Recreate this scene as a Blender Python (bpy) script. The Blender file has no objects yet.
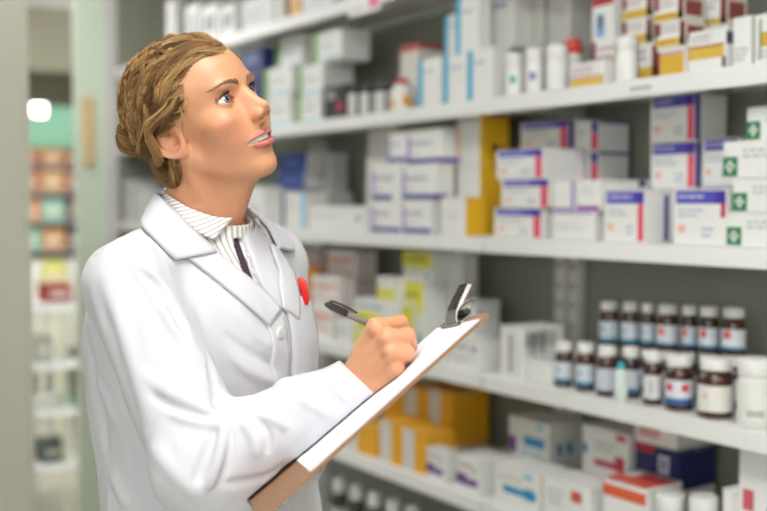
import bpy, bmesh, math, random
import numpy as np
from mathutils import Vector, Matrix
random.seed(7)
SC = bpy.context.scene
COL = SC.collection
# ---------------------------------------------------------------- camera geometry
F = 1065.0; W_, H_ = 767, 511
CAMZ = 1.45
HORIZ = 203.0
PITCH = math.atan((255.5 - HORIZ) / F)
ALPHA = math.radians(33.6)           # camera looks this far off the shelf run
RX, RY = math.sin(ALPHA), math.cos(ALPHA)      # image-right direction in world xy
FX, FY = -math.cos(ALPHA), math.sin(ALPHA)     # viewing direction in world xy
def ray(px, py):
    """camera aligned direction (right, forward, up) with forward = 1"""
    s = (px - 383.5) / F; v = (255.5 - py) / F
    b = math.cos(PITCH) + v * math.sin(PITCH)
    return s / b, 1.0, (v * math.cos(PITCH) - math.sin(PITCH)) / b
def cam_pt(px, py, d):
    a, _, z = ray(px, py)
    return Vector((a * d, d, CAMZ + z * d))
def to_world(p):
    return Vector((RX * p[0] + FX * p[1], RY * p[0] + FY * p[1], p[2]))
def on_y(px, py, Y):
    a, b, z = ray(px, py)
    t = Y / (RY * a + FY * b)
    return (RX * a + FX * b) * t, CAMZ + z * t
def on_x(px, py, X):
    a, b, z = ray(px, py)
    t = X / (RX * a + FX * b)
    return (RY * a + FY * b) * t, CAMZ + z * t
# ---------------------------------------------------------------- materials
def lin(c):
    if isinstance(c, str):
        c = [int(c[i:i + 2], 16) / 255 for i in (0, 2, 4)]
    return tuple((x / 12.92 if x <= .04045 else ((x + .055) / 1.055) ** 2.4) for x in c) + (1.0,)
MATS = {}
def mat(name, col, rough=.5, metal=0, spec=.5, noise=0, nscale=40, bump=0, bscale=200, coat=0, trans=0, emit=0, sheen=0, sss=0):
    if name in MATS: return MATS[name]
    m = bpy.data.materials.new(name); m.use_nodes = True
    nt = m.node_tree; b = nt.nodes['Principled BSDF']
    b.inputs['Base Color'].default_value = lin(col)
    b.inputs['Roughness'].default_value = rough
    b.inputs['Metallic'].default_value = metal
    b.inputs['Specular IOR Level'].default_value = spec
    b.inputs['Coat Weight'].default_value = coat
    b.inputs['Transmission Weight'].default_value = trans
    b.inputs['Sheen Weight'].default_value = sheen
    if emit:
        b.inputs['Emission Color'].default_value = lin(col)
        b.inputs['Emission Strength'].default_value = emit
    if noise or bump:
        tc = nt.nodes.new('ShaderNodeTexCoord')
    if noise:
        n = nt.nodes.new('ShaderNodeTexNoise'); n.inputs['Scale'].default_value = nscale; n.inputs['Detail'].default_value = 4
        nt.links.new(tc.outputs['Object'], n.inputs['Vector'])
        r = nt.nodes.new('ShaderNodeValToRGB')
        c = lin(col)
        r.color_ramp.elements[0].color = tuple(x * (1 - noise) for x in c[:3]) + (1,)
        r.color_ramp.elements[1].color = tuple(min(1, x * (1 + noise * .5)) for x in c[:3]) + (1,)
        nt.links.new(n.outputs['Fac'], r.inputs['Fac']); nt.links.new(r.outputs['Color'], b.inputs['Base Color'])
    if bump:
        n2 = nt.nodes.new('ShaderNodeTexNoise'); n2.inputs['Scale'].default_value = bscale
        nt.links.new(tc.outputs['Object'], n2.inputs['Vector'])
        bp = nt.nodes.new('ShaderNodeBump'); bp.inputs['Strength'].default_value = bump; bp.inputs['Distance'].default_value = .002
        nt.links.new(n2.outputs['Fac'], bp.inputs['Height']); nt.links.new(bp.outputs['Normal'], b.inputs['Normal'])
    MATS[name] = m
    return m
def card(hexc):
    """carton board in a printed colour"""
    return mat('card_' + hexc, hexc, rough=.45, noise=.05, nscale=25)
# ---------------------------------------------------------------- object helpers
def tag(o, label=None, cat=None, group=None, kind=None):
    if label: o['label'] = label
    if cat: o['category'] = cat
    if group: o['group'] = group
    if kind: o['kind'] = kind
    return o
def link(name, me, parent=None, loc=None):
    o = bpy.data.objects.new(name, me); COL.objects.link(o)
    if parent is not None: o.parent = parent
    if loc is not None: o.location = loc
    return o
def empty(name, loc, rz=0):
    o = bpy.data.objects.new(name, None); COL.objects.link(o)
    o.location = loc; o.rotation_euler = (0, 0, rz); o.empty_display_size = .05
    return o
class MB:
    """collects faces with materials, builds one mesh object"""
    def __init__(s): s.v = []; s.f = []; s.m = []; s.mats = []; s.sm = []
    def mi(s, m):
        if m not in s.mats: s.mats.append(m)
        return s.mats.index(m)
    def face(s, pts, m, smooth=False):
        b = len(s.v); s.v += [tuple(p) for p in pts]; s.f.append(tuple(range(b, b + len(pts)))); s.m.append(s.mi(m)); s.sm.append(smooth)
    def raw(s, vs, fs, m, smooth=False):
        b = len(s.v); s.v += [tuple(p) for p in vs]
        k = s.mi(m)
        for f in fs: s.f.append(tuple(b + i for i in f)); s.m.append(k); s.sm.append(smooth)
    def box(s, x0, x1, y0, y1, z0, z1, m, bev=0):
        if bev <= 0:
            vs = [(x, y, z) for z in (z0, z1) for y in (y0, y1) for x in (x0, x1)]
            s.raw(vs, [(0, 2, 3, 1), (4, 5, 7, 6), (0, 1, 5, 4), (2, 6, 7, 3), (0, 4, 6, 2), (1, 3, 7, 5)], m); return
        bm = bmesh.new(); bmesh.ops.create_cube(bm, size=1)
        for v in bm.verts:
            v.co = Vector(((x0 + x1) / 2 + v.co.x * (x1 - x0), (y0 + y1) / 2 + v.co.y * (y1 - y0), (z0 + z1) / 2 + v.co.z * (z1 - z0)))
        bmesh.ops.bevel(bm, geom=list(bm.edges), offset=bev, segments=1, affect='EDGES')
        bm.verts.index_update()
        s.raw([v.co[:] for v in bm.verts], [[v.index for v in f.verts] for f in bm.faces], m); bm.free()
    def lathe(s, prof, m, n=24, c=(0, 0), caps=True, ribs=0):
        vs = []; k = len(prof)
        for (r, z) in prof:
            for i in range(n):
                rr = r * (1 + (ribs if i % 2 else 0)); a = 2 * math.pi * i / n
                vs.append((c[0] + rr * math.cos(a), c[1] + rr * math.sin(a), z))
        fs = [(j * n + i, j * n + (i + 1) % n, (j + 1) * n + (i + 1) % n, (j + 1) * n + i) for j in range(k - 1) for i in range(n)]
        s.raw(vs, fs, m, True)
        if caps:
            s.face([vs[i] for i in range(n)][::-1], m); s.face([vs[(k - 1) * n + i] for i in range(n)], m)
    def tube(s, pts, r, m, n=8):
        pts = [Vector(p) for p in pts]; vs = []
        rs = r if isinstance(r, (list, tuple)) else [r] * len(pts)
        up = Vector((0.13, .21, 1)).normalized()
        for i, p in enumerate(pts):
            t = (pts[min(i + 1, len(pts) - 1)] - pts[max(i - 1, 0)]).normalized()
            u = t.cross(up)
            if u.length < .05: u = t.cross(Vector((1, 0, 0)))
            u.normalize(); w = u.cross(t)
            for k in range(n):
                a = 2 * math.pi * k / n
                vs.append(p + (u * math.cos(a) + w * math.sin(a)) * rs[i])
        fs = [(j * n + i, j * n + (i + 1) % n, (j + 1) * n + (i + 1) % n, (j + 1) * n + i) for j in range(len(pts) - 1) for i in range(n)]
        s.raw(vs, fs, m, True)
        s.face([vs[i] for i in range(n)][::-1], m); s.face([vs[(len(pts) - 1) * n + i] for i in range(n)], m)
    def build(s, name, parent=None, loc=None, weld=False):
        me = bpy.data.meshes.new(name); me.from_pydata(s.v, [], s.f); 
        for m in s.mats: me.materials.append(m)
        me.polygons.foreach_set('material_index', s.m); me.polygons.foreach_set('use_smooth', s.sm)
        if weld:
            bm = bmesh.new(); bm.from_mesh(me); bmesh.ops.remove_doubles(bm, verts=bm.verts, dist=1e-5)
            bmesh.ops.recalc_face_normals(bm, faces=bm.faces); bm.to_mesh(me); bm.free()
        me.update()
        return link(name, me, parent, loc)
# ---------------------------------------------------------------- the room
def painted(name, col, rough=.6): return mat(name, col, rough=rough, noise=.04, nscale=3, bump=.05, bscale=120)
M_WALL = painted('wall_paint', 'c9c8b8'); M_CEIL = painted('ceiling_paint', 'e6e6e0'); M_GREEN = painted('pale_green_paint', 'dbe8d2')
M_OLIVE = painted('olive_grey_paint', '8a846e'); M_GREY = painted('grey_beige_paint', 'd0cdbd')
M_WHITE = mat('white_enamel', 'efeeea', rough=.35, noise=.02, nscale=8)
M_BACK = mat('shelf_back_enamel', '8f9082', rough=.5, noise=.04, nscale=6)
M_LILAC = mat('upright_enamel', 'd9d6d4', rough=.4)
M_STEEL = mat('steel', 'c8c8c8', rough=.25, metal=1)
def floor_mat():
    m = mat('floor_vinyl', 'b9b5a8', rough=.35, noise=.15, nscale=30); return m
def struct(name, boxes, m):
    b = MB()
    for x in boxes: b.box(*x, m)
    o = b.build(name); o['kind'] = 'structure'; return o
XE = -4.56; YF = 1.62; YB = 1.92
struct('floor', [(-9.0, 3.0, -2.6, 3.6, -.1, 0)], floor_mat())
struct('ceiling', [(-4.75, 3.0, -2.6, 3.6, 2.65, 2.75), (-9.0, -4.75, -2.6, 3.6, 2.62, 2.75)], M_CEIL)
struct('wall_back', [(XE, 3.0, 1.96, 2.06, 0, 2.65)], M_WALL)
struct('wall_right', [(2.9, 3.0, -2.6, 1.96, 0, 2.65)], M_WALL)
WX0, WX1, WZ0, WZ1 = -.2, 2.6, 1.2, 2.45
struct('wall_front', [(-3.2, WX0, -2.6, -2.5, 0, 2.65), (WX1, 2.9, -2.6, -2.5, 0, 2.65), (WX0, WX1, -2.6, -2.5, 0, WZ0), (WX0, WX1, -2.6, -2.5, WZ1, 2.65)], M_WALL)
fr = [(WX0, WX0 + .05, -2.58, -2.52, WZ0, WZ1), (WX1 - .05, WX1, -2.58, -2.52, WZ0, WZ1), (WX0, WX1, -2.58, -2.52, WZ0, WZ0 + .05), (WX0, WX1, -2.58, -2.52, WZ1 - .05, WZ1)]
fr += [(WX0 + .70 * k - .02, WX0 + .70 * k + .02, -2.58, -2.52, WZ0, WZ1) for k in (1, 2, 3)]
struct('added_window_1', fr, M_WHITE)  # unseen window, added behind the camera for soft frontal fill light
pl_ = bpy.data.lights.new('added_window_portal', 'AREA'); pl_.shape = 'RECTANGLE'; pl_.size = WX1 - WX0; pl_.size_y = WZ1 - WZ0; pl_.cycles.is_portal = True  # guides sky light through the added window
po = bpy.data.objects.new('added_window_portal', pl_); COL.objects.link(po); po.location = ((WX0 + WX1) / 2, -2.59, (WZ0 + WZ1) / 2); po.rotation_euler = (math.radians(90), 0, 0)
# pale green end wall with the doorway beside it
yj, _ = on_x(77, 200, XE)
struct('wall_end', [(XE - .035, XE, yj, 1.955, 0, 2.65)], M_GREEN)
# grey partition that closes the aisle on the other side
XP = -3.06; yp, _ = on_x(26, 250, XP)
struct('wall_left', [(XP - .1, XP, -2.5, yp, 0, 2.65)], M_GREY)
struct('trim_1', [(XP - .012, XP + .012, yp, yp + .012, 0, 2.65)], M_GREY)
# the room beyond the doorway
struct('wall_far', [(-9.0, -8.9, -2.6, 3.6, 0, 2.62)], M_OLIVE)
struct('wall_beyond', [(-8.9, XE - .035, 3.5, 3.6, 0, 2.62)], M_GREY)
struct('wall_side', [(-8.9, XP - .1, -2.6, -2.5, 0, 2.62)], M_GREY)
struct('trim_2', [(-6.6, -6.5, .2, 3.5, 2.25, 2.62)], M_OLIVE)          # bulkhead over the far counter
# wooden strip on the end wall
y0, z0 = on_x(83, 165, XE); y1, z1 = on_x(92, 97, XE)
b = MB(); b.box(XE, XE + .022, y0, y1, z0, z1, mat('pale_wood', 'e8c890', rough=.5, noise=.15, nscale=60), .004)
tag(b.build('mounted_wooden_strip'), 'narrow pale wooden strip fixed upright on the pale green wall end', 'strip')
# ---------------------------------------------------------------- ceiling lights
M_LAMP = mat('lamp_diffuser', 'fbfcff', emit=5.0); M_LAMP2 = mat('lamp_diffuser_dim', 'fbfcff', emit=2.0)
def ceiling_light(x, y, lx, ly, label, strength=None):
    r = empty('ceiling_light', (x, y, 2.65 if x > -4.75 else 2.62)); tag(r, label, 'ceiling light', 'ceiling lights')
    f = MB(); t = .02
    for (a0, a1, b0, b1) in ((-lx, lx, -ly, -ly + t), (-lx, lx, ly - t, ly), (-lx, -lx + t, -ly + t, ly - t), (lx - t, lx, -ly + t, ly - t)):
        f.box(a0, a1, b0, b1, -.03, 0, M_WHITE)
    f.build('frame', r)
    d = MB(); d.box(-lx + t, lx - t, -ly + t, ly - t, -.02, -.005, M_LAMP2 if -4.5 < x < -2 else M_LAMP); d.build('diffuser', r)
LIGHTS = [(-3.0, .55, .5, .28, 'long bright ceiling panel over the aisle beyond the woman'),
          (-.55, .40, .6, .28, 'long bright ceiling panel above the camera end of the aisle'),
          (1.2, .40, .6, .28, 'long bright ceiling panel by the end wall behind the camera'),
          (-3.85, .95, .5, .4, 'small bright ceiling panel near the pale green wall end'),
          (-6.2, .6, .7, .5, 'bright ceiling panel in the room beyond the doorway')]
for l in LIGHTS: ceiling_light(*l)
# ---------------------------------------------------------------- shelving
SH = {1: 2.035, 2: 1.700, 3: 1.368, 4: 1.035, 5: .725, 6: .40, 7: .10}
LIP = .037
SEAMS = [XE + .02, -3.28, -2.005, -.73, .55]
def shelving(x0, x1, label):
    r = empty('shelving_unit', ((x0 + x1) / 2, YB, 0)); tag(r, label, 'shelving', 'white shelving bays along the wall')
    hw = (x1 - x0) / 2 - .0025
    b = MB(); b.box(-hw, hw, 0, .012, .02, 2.4, M_BACK); b.build('back_panel', r)
    for k in (-1, 1):
        u = MB(); xx = k * (hw - .022); u.box(xx - .02, xx + .02, -.028, 0, 0, 2.4, M_LILAC, .003)
        for i in range(46):   # the slot pairs of the upright
            zz = .08 + i * .05
            for dx in (-.008, .008):
                u.box(xx + dx - .002, xx + dx + .002, -.0288, -.0281, zz, zz + .018, mat('slot_dark', '3a3a38'))
        u.build('upright', r)
    for n, z in SH.items():
        s = MB()
        s.box(-hw, hw, YF - YB + .0041, -.029, z - .012, z, M_WHITE)
        s.box(-hw, hw, YF - YB, YF - YB + .004, z - LIP, z, M_WHITE, .001)
        s.box(-hw, hw, YF - YB + .004, YF - YB + .02, z - LIP, z - LIP + .003, M_WHITE)
        sh = s.build('shelf', r)
        for k in (-1, 1):
            bk = MB(); xx = k * (hw - .045)
            bk.raw([(xx - .0015, -.03, z - .013), (xx - .0015, -.25, z - .013), (xx - .0015, -.25, z - .020), (xx - .0015, -.03, z - .033),
                    (xx + .0015, -.03, z - .013), (xx + .0015, -.25, z - .013), (xx + .0015, -.25, z - .020), (xx + .0015, -.03, z - .033)],
                   [(0, 1, 2, 3), (7, 6, 5, 4), (0, 4, 5, 1), (1, 5, 6, 2), (2, 6, 7, 3), (3, 7, 4, 0)], M_WHITE)
            bk.build('bracket', sh)
    return r
B0 = shelving(SEAMS[0], SEAMS[1], 'white shelving bay at the far end, against the pale green wall end')
_ep = MB(); _hw = (SEAMS[1] - SEAMS[0]) / 2; _ep.box(-_hw - .010, -_hw, YF - YB + .003, 0, .02, 2.4, M_BACK); _ep.build('end_panel', B0)
_ya, _ = on_x(106.5, 200, XE); _yb, _ = on_x(117.5, 200, XE)
struct('trim_3', [(XE, XE + .012, _ya, _yb, 0, 2.65)], M_LILAC)
B1 = shelving(SEAMS[1], SEAMS[2], 'white shelving bay behind the hand and clipboard, with the orange cartons')
B2 = shelving(SEAMS[2], SEAMS[3], 'white shelving bay holding the brown glass bottles')
# ---------------------------------------------------------------- products
INK = 'inkgrey'
def M(h): return card(h)
mat('card_inkgrey', '8d8d92', rough=.5)
def decal(b, dims, face, u0, u1, v0, v1, m, lift=.0004):
    (x0, x1, y0, y1, z0, z1) = dims
    if face == 'F':
        X = lambda u: x0 + (x1 - x0) * u; Z = lambda v: z0 + (z1 - z0) * v; y = y0 - lift
        b.face([(X(u0), y, Z(v0)), (X(u1), y, Z(v0)), (X(u1), y, Z(v1)), (X(u0), y, Z(v1))], m)
    elif face == 'R':
        Y = lambda u: y0 + (y1 - y0) * u; Z = lambda v: z0 + (z1 - z0) * v; x = x1 + lift
        b.face([(x, Y(u0), Z(v0)), (x, Y(u1), Z(v0)), (x, Y(u1), Z(v1)), (x, Y(u0), Z(v1))], m)
    else:
        X = lambda u: x0 + (x1 - x0) * u; Y = lambda v: y0 + (y1 - y0) * v; z = z1 + lift
        b.face([(X(u0), Y(v0), z), (X(u1), Y(v0), z), (X(u1), Y(v1), z), (X(u0), Y(v1), z)], m)
def text(b, dims, face, u0, u1, v0, v1, rows, m, rnd):
    """lines of print too small to read: short dashes"""
    h = (v1 - v0) / rows
    for r in range(rows):
        u = u0; end = u1 - rnd.random() * .3 * (u1 - u0)
        while u < end:
            w = (u1 - u0) * rnd.uniform(.08, .22)
            decal(b, dims, face, u, min(u + w, end), v1 - (r + .7) * h, v1 - (r + .2) * h, m, .0005)
            u += w + (u1 - u0) * .05
PR = []
def carton(label, s, px0, px1, yt, back=.03, depth=.11, on=None, yb=None, col='ecebe6', deco=(), group=None, name='medicine_carton', n_txt=1, gap=.0008):
    """a folding carton: its front face fills the columns px0..px1 of the photograph at its own distance"""
    Y = YF + back
    pm = (px0 + px1) / 2
    x0, _ = on_y(px0, 200, Y); x1, _ = on_y(px1, 200, Y)
    z0 = SH[s] if on is None else on['top']
    z0 += .0006
    zt = on_y(pm, yt, Y)[1] if yt > 0 or yt < -1 else z0 + .08
    x0 += gap; x1 -= gap
    if x1 - x0 < .012: x1 = x0 + .012
    if s > 1: zt = min(zt, SH[s - 1] - .016 if back >= .025 else SH[s - 1] - LIP - .002)
    zt = max(zt, z0 + .015)
    y1 = min(Y + depth, YB - .031)
    b = MB(); dims = (0, x1 - x0, 0, y1 - Y, 0, zt - z0)
    bw = min(.0012, (x1 - x0) * .08)
    b.box(*dims, M(col), bw)
    rnd = random.Random(int(px0 * 7 + yt * 13 + s))
    # tuck flap seam along the top edge and the end
    decal(b, dims, 'F', .03, .97, .985, .992, M('c9c8c2'))
    decal(b, dims, 'R', .03, .97, .93, .94, M('bdbcb6')); decal(b, dims, 'R', .47, .53, .94, .99, M('c9c8c2'))
    decal(b, dims, 'T', .02, .98, .10, .108, M('c9c8c2'))
    for d in deco or ():
        if d[0] == 'txt': text(b, dims, d[1], d[2], d[3], d[4], d[5], d[6], M(d[7]), rnd)
        else: decal(b, dims, d[0], d[1], d[2], d[3], d[4], M(d[5]), .0004 + (.0003 if len(d) > 6 else 0))
    o = b.build(name, loc=(x0, Y, z0))
    tag(o, label, 'carton', group)
    info = dict(o=o, top=zt, x0=x0, x1=x1, y0=Y, y1=y1)
    PR.append(info)
    return info
def lathe_thing(name, label, cat, s, px0, px1, yt, kind, back=.03, on=None, group=None, glass='4a2412', lab='dfe3e8', labdeco=(), capc='eceae4', yb=None):
    Y = YF + back
    pm = (px0 + px1) / 2
    xa, _ = on_y(px0, 200, Y); xb, _ = on_y(px1, 200, Y)
    # a round body seen obliquely: its apparent width is its diameter
    a, bb, zz = ray(pm, 200); t = Y / (RY * a + FY * bb)
    dia = (px1 - px0) / F * t * 1.0
    r = dia / 2 * .97; t2 = (Y + r) / (RY * a + FY * bb)
    x = (RX * a + FX * bb) * t2; y = Y + r
    z0 = (SH[s] if on is None else on['top']) + .0006
    zt = on_y(pm, yt, y)[1]; h = max(zt - z0, .03)
    root = empty(name, (x, y, z0)); tag(root, label, cat, group)
    body = MB(); cap = MB(); lb = MB()
    if kind == 'glass':
        g = mat('amber_glass_' + glass, glass, rough=.08, spec=.6, coat=.4)
        body.lathe([(r * .85, 0), (r * .98, h * .015), (r, h * .04), (r, h * .62), (r * .96, h * .69), (r * .8, h * .76), (r * .68, h * .79), (r * .68, h * .84)], g)
        cap.lathe([(r * .84, h * .80), (r * .86, h * .82), (r * .86, h * .98), (r * .80, h)], mat('cap_' + capc, capc, rough=.4), n=40, ribs=.02)
        lz0, lz1 = .12, .56
    elif kind == 'jar':
        g = mat('plastic_' + glass, glass, rough=.35)
        body.lathe([(r * .93, 0), (r, h * .02), (r, h * .66), (r * .95, h * .70), (r * .86, h * .72), (r * .86, h * .76)], g)
        cap.lathe([(r * .96, h * .74), (r * .98, h * .75), (r * .98, h * .98), (r * .93, h)], mat('cap_' + capc, capc, rough=.4), n=40, ribs=.015)
        lz0, lz1 = .1, .6
    else:   # slim plastic bottle with a narrow neck
        g = mat('plastic_' + glass, glass, rough=.3)
        body.lathe([(r * .9, 0), (r, h * .02), (r, h * .68), (r * .93, h * .76), (r * .6, h * .82), (r * .45, h * .84), (r * .45, h * .87)], g)
        cap.lathe([(r * .58, h * .85), (r * .6, h * .86), (r * .55, h * .99), (r * .5, h)], mat('cap_' + capc, capc, rough=.4), n=30, ribs=.02)
        lz0, lz1 = .14, .62
    body.build('bottle_body', root); cap.build('cap', root)
    if lab:
        ml = mat('label_' + lab, lab, rough=.55)
        n = 28; R = r * 1.008
        def band(za, zb, a0, a1, m, R):
            k = max(2, int(n * abs(a1 - a0) / 6.28) + 1)
            vs = [(R * math.cos(a0 + (a1 - a0) * i / k), R * math.sin(a0 + (a1 - a0) * i / k), h * z) for i in range(k + 1) for z in (za, zb)]
            lb.raw(vs, [(2 * i, 2 * i + 2, 2 * i + 3, 2 * i + 1) for i in range(k)], m, True)
        band(lz0, lz1, -math.pi * .95, math.pi * .75, ml, R)
        face_a = math.radians(-56)      # side turned to the aisle and the camera
        for (u0, u1, v0, v1, c) in labdeco:
            band(lz0 + (lz1 - lz0) * v0, lz0 + (lz1 - lz0) * v1, face_a + u0 * 1.3, face_a + u1 * 1.3, mat('print_' + c, c, rough=.55), R * 1.006)
        rnd = random.Random(int(px0 * 3 + yt))
        for k in range(4):
            v = lz0 + (lz1 - lz0) * (.45 - .1 * k) ; w = rnd.uniform(.4, .8)
            band(v, v + h * .014, face_a - .7, face_a - .7 + w, mat('print_8b93a0', '8b93a0', rough=.55), R * 1.004)
        lb.build('label', root)
    info = dict(o=root, top=zt, x0=x - r, x1=x + r, y0=y - r, y1=y + r); PR.append(info)
    return info
T = 'txt'
# ================= shelf 3 (eye level), bay of the blue banded cartons
def blue(u=.10, pink=True, side=False):
    d = [('F', .06, .99, .74, .97, '5350b4'), ('F', .80, .99, .74, .97, '4b2f9e', 1), (T, 'F', .12, .7, .80, .92, 1, 'c9c8ea'), (T, 'F', .10, .62, .48, .66, 2, 'b7b9c4'),
         ('F', .10, .24, .22, .36, 'f0b9a6'), (T, 'F', .55, .78, .12, .34, 2, 'a9aec6')]
    if pink: d.append(('F', .84, .98, .03, .73, 'e5506e'))
    if side: d += [('R', .0, .16, .02, .98, '4b3f9a')]
    return d
GB = 'white cartons with a blue band and a pink edge'
a1 = carton('white carton with blue band and pink edge, bottom of the front three beside yellow boxes', 3, 494, 542, 208, .02, .13, deco=blue(), group=GB)
a2 = carton('white carton with blue band and pink edge, middle of the front three beside yellow boxes', 3, 501, 549, 179, .02, .13, a1, deco=blue(), group=GB)
a3 = carton('white carton with blue band and pink edge, topmost of the front three beside yellow boxes', 3, 496, 543, 149, .02, .13, a2, deco=blue(), group=GB)
b0 = carton('white carton with blue band, lowest of the rear pile behind the yellow boxes', 3, 519, 568, 210, .16, .10, deco=blue(side=True), group=GB)
b1 = carton('white carton with blue band, second from the bottom of the rear pile', 3, 520, 569, 181, .16, .10, b0, deco=blue(side=True), group=GB)
b2 = carton('white carton with blue band, third up in the rear pile behind the front three', 3, 520, 568, 151, .16, .10, b1, deco=blue(side=True), group=GB)
b3 = carton('white carton with blue band, topmost of the rear pile behind the front three', 3, 520, 568, 121, .16, .10, b2, deco=blue(side=True), group=GB)
def redend(): return [('F', .70, .99, .62, .97, '463d9c'), ('F', .70, .99, .05, .6, 'd8405e'), (T, 'F', .1, .55, .5, .8, 2, 'b7b9c4'), ('R', .0, .99, .9, .99, '5a58a8')]
c0 = carton('grey white carton in the recess, under two cartons with red ends', 3, 574, 598, 182, .16, .10, deco=redend(), group='cartons with red ends')
c1 = carton('white carton with a red end, under the upper one in the dark recess', 3, 574, 598, 152, .16, .10, c0, deco=redend(), group='cartons with red ends')
c2 = carton('white carton with blue and red end, on top in the dark recess', 3, 574, 598, 121, .16, .10, c1, deco=redend(), group='cartons with red ends')
d1 = carton('plain white carton with a violet lid line, under two upright cartons', 3, 552, 594, 211, .02, .12, deco=[('F', .0, .99, .9, .99, 'b9a8d8'), (T, 'F', .1, .8, .3, .6, 2, 'd2d2d6')])
d2 = carton('upright white carton with a violet right edge above the violet lined one', 3, 553, 575, 180, .02, .12, d1, deco=[('F', .84, .97, .02, .98, '8f6fc0'), ('F', .02, .84, .02, .1, '9a86cc')])
d3 = carton('upright white carton with a magenta foot beside the blue banded carton', 3, 577, 600, 180, .02, .12, d1, deco=[('F', .0, .99, .02, .16, 'a052ac'), (T, 'F', .2, .8, .5, .8, 2, 'd2d2d6')])
e1 = carton('large white carton with blue band, pink edge and a violet stripe on its side', 3, 604, 645, 190, .02, .105, deco=blue() + [('R', .55, .68, .03, .9, '514a96')])
e2 = carton('carton with a dark violet top band just behind the large blue banded one', 3, 611, 646, 180, .175, .09, deco=[('F', .0, .99, .88, .99, '4c3f8e')])
f1 = carton('white carton with a wide blue band under the green cross cartons', 3, 673, 727, 189, .02, .10, deco=blue(pink=False) + [('F', .9, .99, .5, .75, 'c23c58', 1)])
g0 = carton('white carton with blue band hidden low behind the wide blue banded one', 3, 650, 694, 189, .135, .10, deco=blue(side=True), group=GB)
g1 = carton('white carton with blue band and salmon edge, lower of the tall pair under the shelf', 3, 650, 695, 142, .135, .10, g0, deco=blue(side=True), group=GB)
g2 = carton('white carton with blue band and salmon edge, upper of the tall pair under the shelf', 3, 649, 694, 95, .135, .10, g1, deco=blue(side=True), group=GB)
h0 = carton('white carton with blue band, lower one behind the green cross cartons', 3, 702, 737, 186, .135, .10, deco=blue(pink=False), group=GB)
h1 = carton('white carton with blue band peeping out between salmon edge and green cross', 3, 702, 737, 138, .135, .10, h0, deco=blue(pink=False), group=GB)
def gx(): return [('F', .0, .24, .05, .58, '2f7d46'), ('F', .09, .15, .16, .47, 'e8efe8', 1), ('F', .045, .195, .27, .37, 'e8efe8', 1), (T, 'F', .32, .9, .5, .8, 2, 'c4c6c4')]
GX = 'white cartons with a green cross'
k1 = carton('white carton with green cross, bottom of the pile by the edge of the picture', 3, 727, 792, 213, .02, .11, deco=gx(), group=GX)
k2 = carton('white carton with green cross, second of the pile by the edge of the picture', 3, 732, 797, 178, .02, .11, k1, deco=gx(), group=GX)
k3 = carton('white carton with green cross, third of the pile, jutting furthest out', 3, 722, 787, 140, .02, .11, k2, deco=gx(), group=GX)
k4 = carton('white carton with green cross, highest of the pile, set back', 3, 745, 806, 105, .06, .10, k3, deco=gx(), group=GX)
# ================= shelf 3, middle bay
Y1 = 'f8c226'
q1 = carton('white carton with a yellow side, low one in front of the tall yellow one', 3, 441, 466, 197, .02, .065, deco=[('R', .0, 1, 0, 1, Y1), (T, 'F', .2, .8, .4, .6, 2, 'd6d4d0')])
q2 = carton('tall white carton with a yellow side, lower one against the seam', 3, 456, 480, 163, .09, .10, deco=[('R', .0, 1, 0, 1, Y1), ('F', .0, .05, 0, 1, 'd9b590')])
q3 = carton('tall white carton with a yellow side and grey dot, upper one against the seam', 3, 456, 480, 116, .09, .10, q2, deco=[('R', .0, 1, 0, 1, Y1), ('R', .40, .62, .22, .38, '8c8a92'), ('F', .0, .05, 0, 1, 'd9b590')])
qd = carton('small black carton in the gap beside the yellow sided carton', 3, 508, 518, 117, .185, .05, deco=[], col='1d1c1e', on=b1)
def vio(w=1): return [('F', .0, w, .02, .16, '5b3f9e'), ('F', .0, w * .45, .02, .16, '2b4a8c', 1), ('F', .0, .09, .16, .8, 'a68bd0'), (T, 'F', .12, .8, .5, .68, 1, '9a92b4'), ('F', .2, .32, .26, .36, 'c9c4dc')]
GV = 'white cartons with a violet foot'
p1 = carton('white carton with violet foot, bottom row, away from the yellow cartons', 3, 372, 401, 201, .02, .06, deco=vio(), group=GV)
p2 = carton('white carton with violet foot, bottom row, next to the yellow sided carton', 3, 403, 431, 200, .02, .06, deco=vio() + [('R', .7, 1, 0, 1, 'e2cfae')], group=GV)
p3 = carton('white carton with short violet foot, middle row, away from the yellow cartons', 3, 372, 401, 163, .02, .06, p1, deco=vio(.7), group=GV)
p4 = carton('white carton with violet foot, middle row, wide one beside the tall yellow ones', 3, 403, 436, 164, .02, .06, p2, deco=vio() + [('R', .0, .6, .02, .16, '6a4a9c')], group=GV)
p5 = carton('white carton with violet foot, top row, half hidden by its wide neighbour', 3, 388, 406, 132, .03, .05, p3, deco=vio(), group=GV)
p6 = carton('white carton with violet foot, top row, wide one under the shelf', 3, 407, 441, 129, .03, .06, p4, deco=vio() + [('R', .0, 1, .02, .16, '7a4fb0'), ('R', .8, 1, .16, 1, 'd9b590')], group=GV)
p7 = carton('grey white carton standing behind the violet footed ones, lower', 3, 366, 396, 155, .095, .09, col='dcdad4')
p8 = carton('grey white carton standing behind the violet footed ones, upper', 3, 368, 398, 128, .095, .09, p7, col='d6d4ce')
r1 = carton('long low white carton with a small green dot', 3, 309, 364, 206, .02, .07, deco=[('F', .86, .93, .42, .6, '2fae84'), (T, 'F', .1, .6, .45, .7, 2, 'd0cfcc'), (T, 'T', .1, .7, .3, .5, 1, 'd6d6d2')])
r2 = carton('white carton with pale blue right edge beside the green dot carton', 3, 286, 306, 192, .02, .08, deco=[('F', .74, .97, 0, 1, '9cc9e2'), (T, 'F', .1, .6, .5, .8, 3, 'd5cfd2')])
r3 = carton('white carton with a navy stripe standing behind the blue edged carton', 3, 272, 288, 190, .11, .08, deco=[('F', .30, .80, 0, 1, '3d57a0')])
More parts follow.
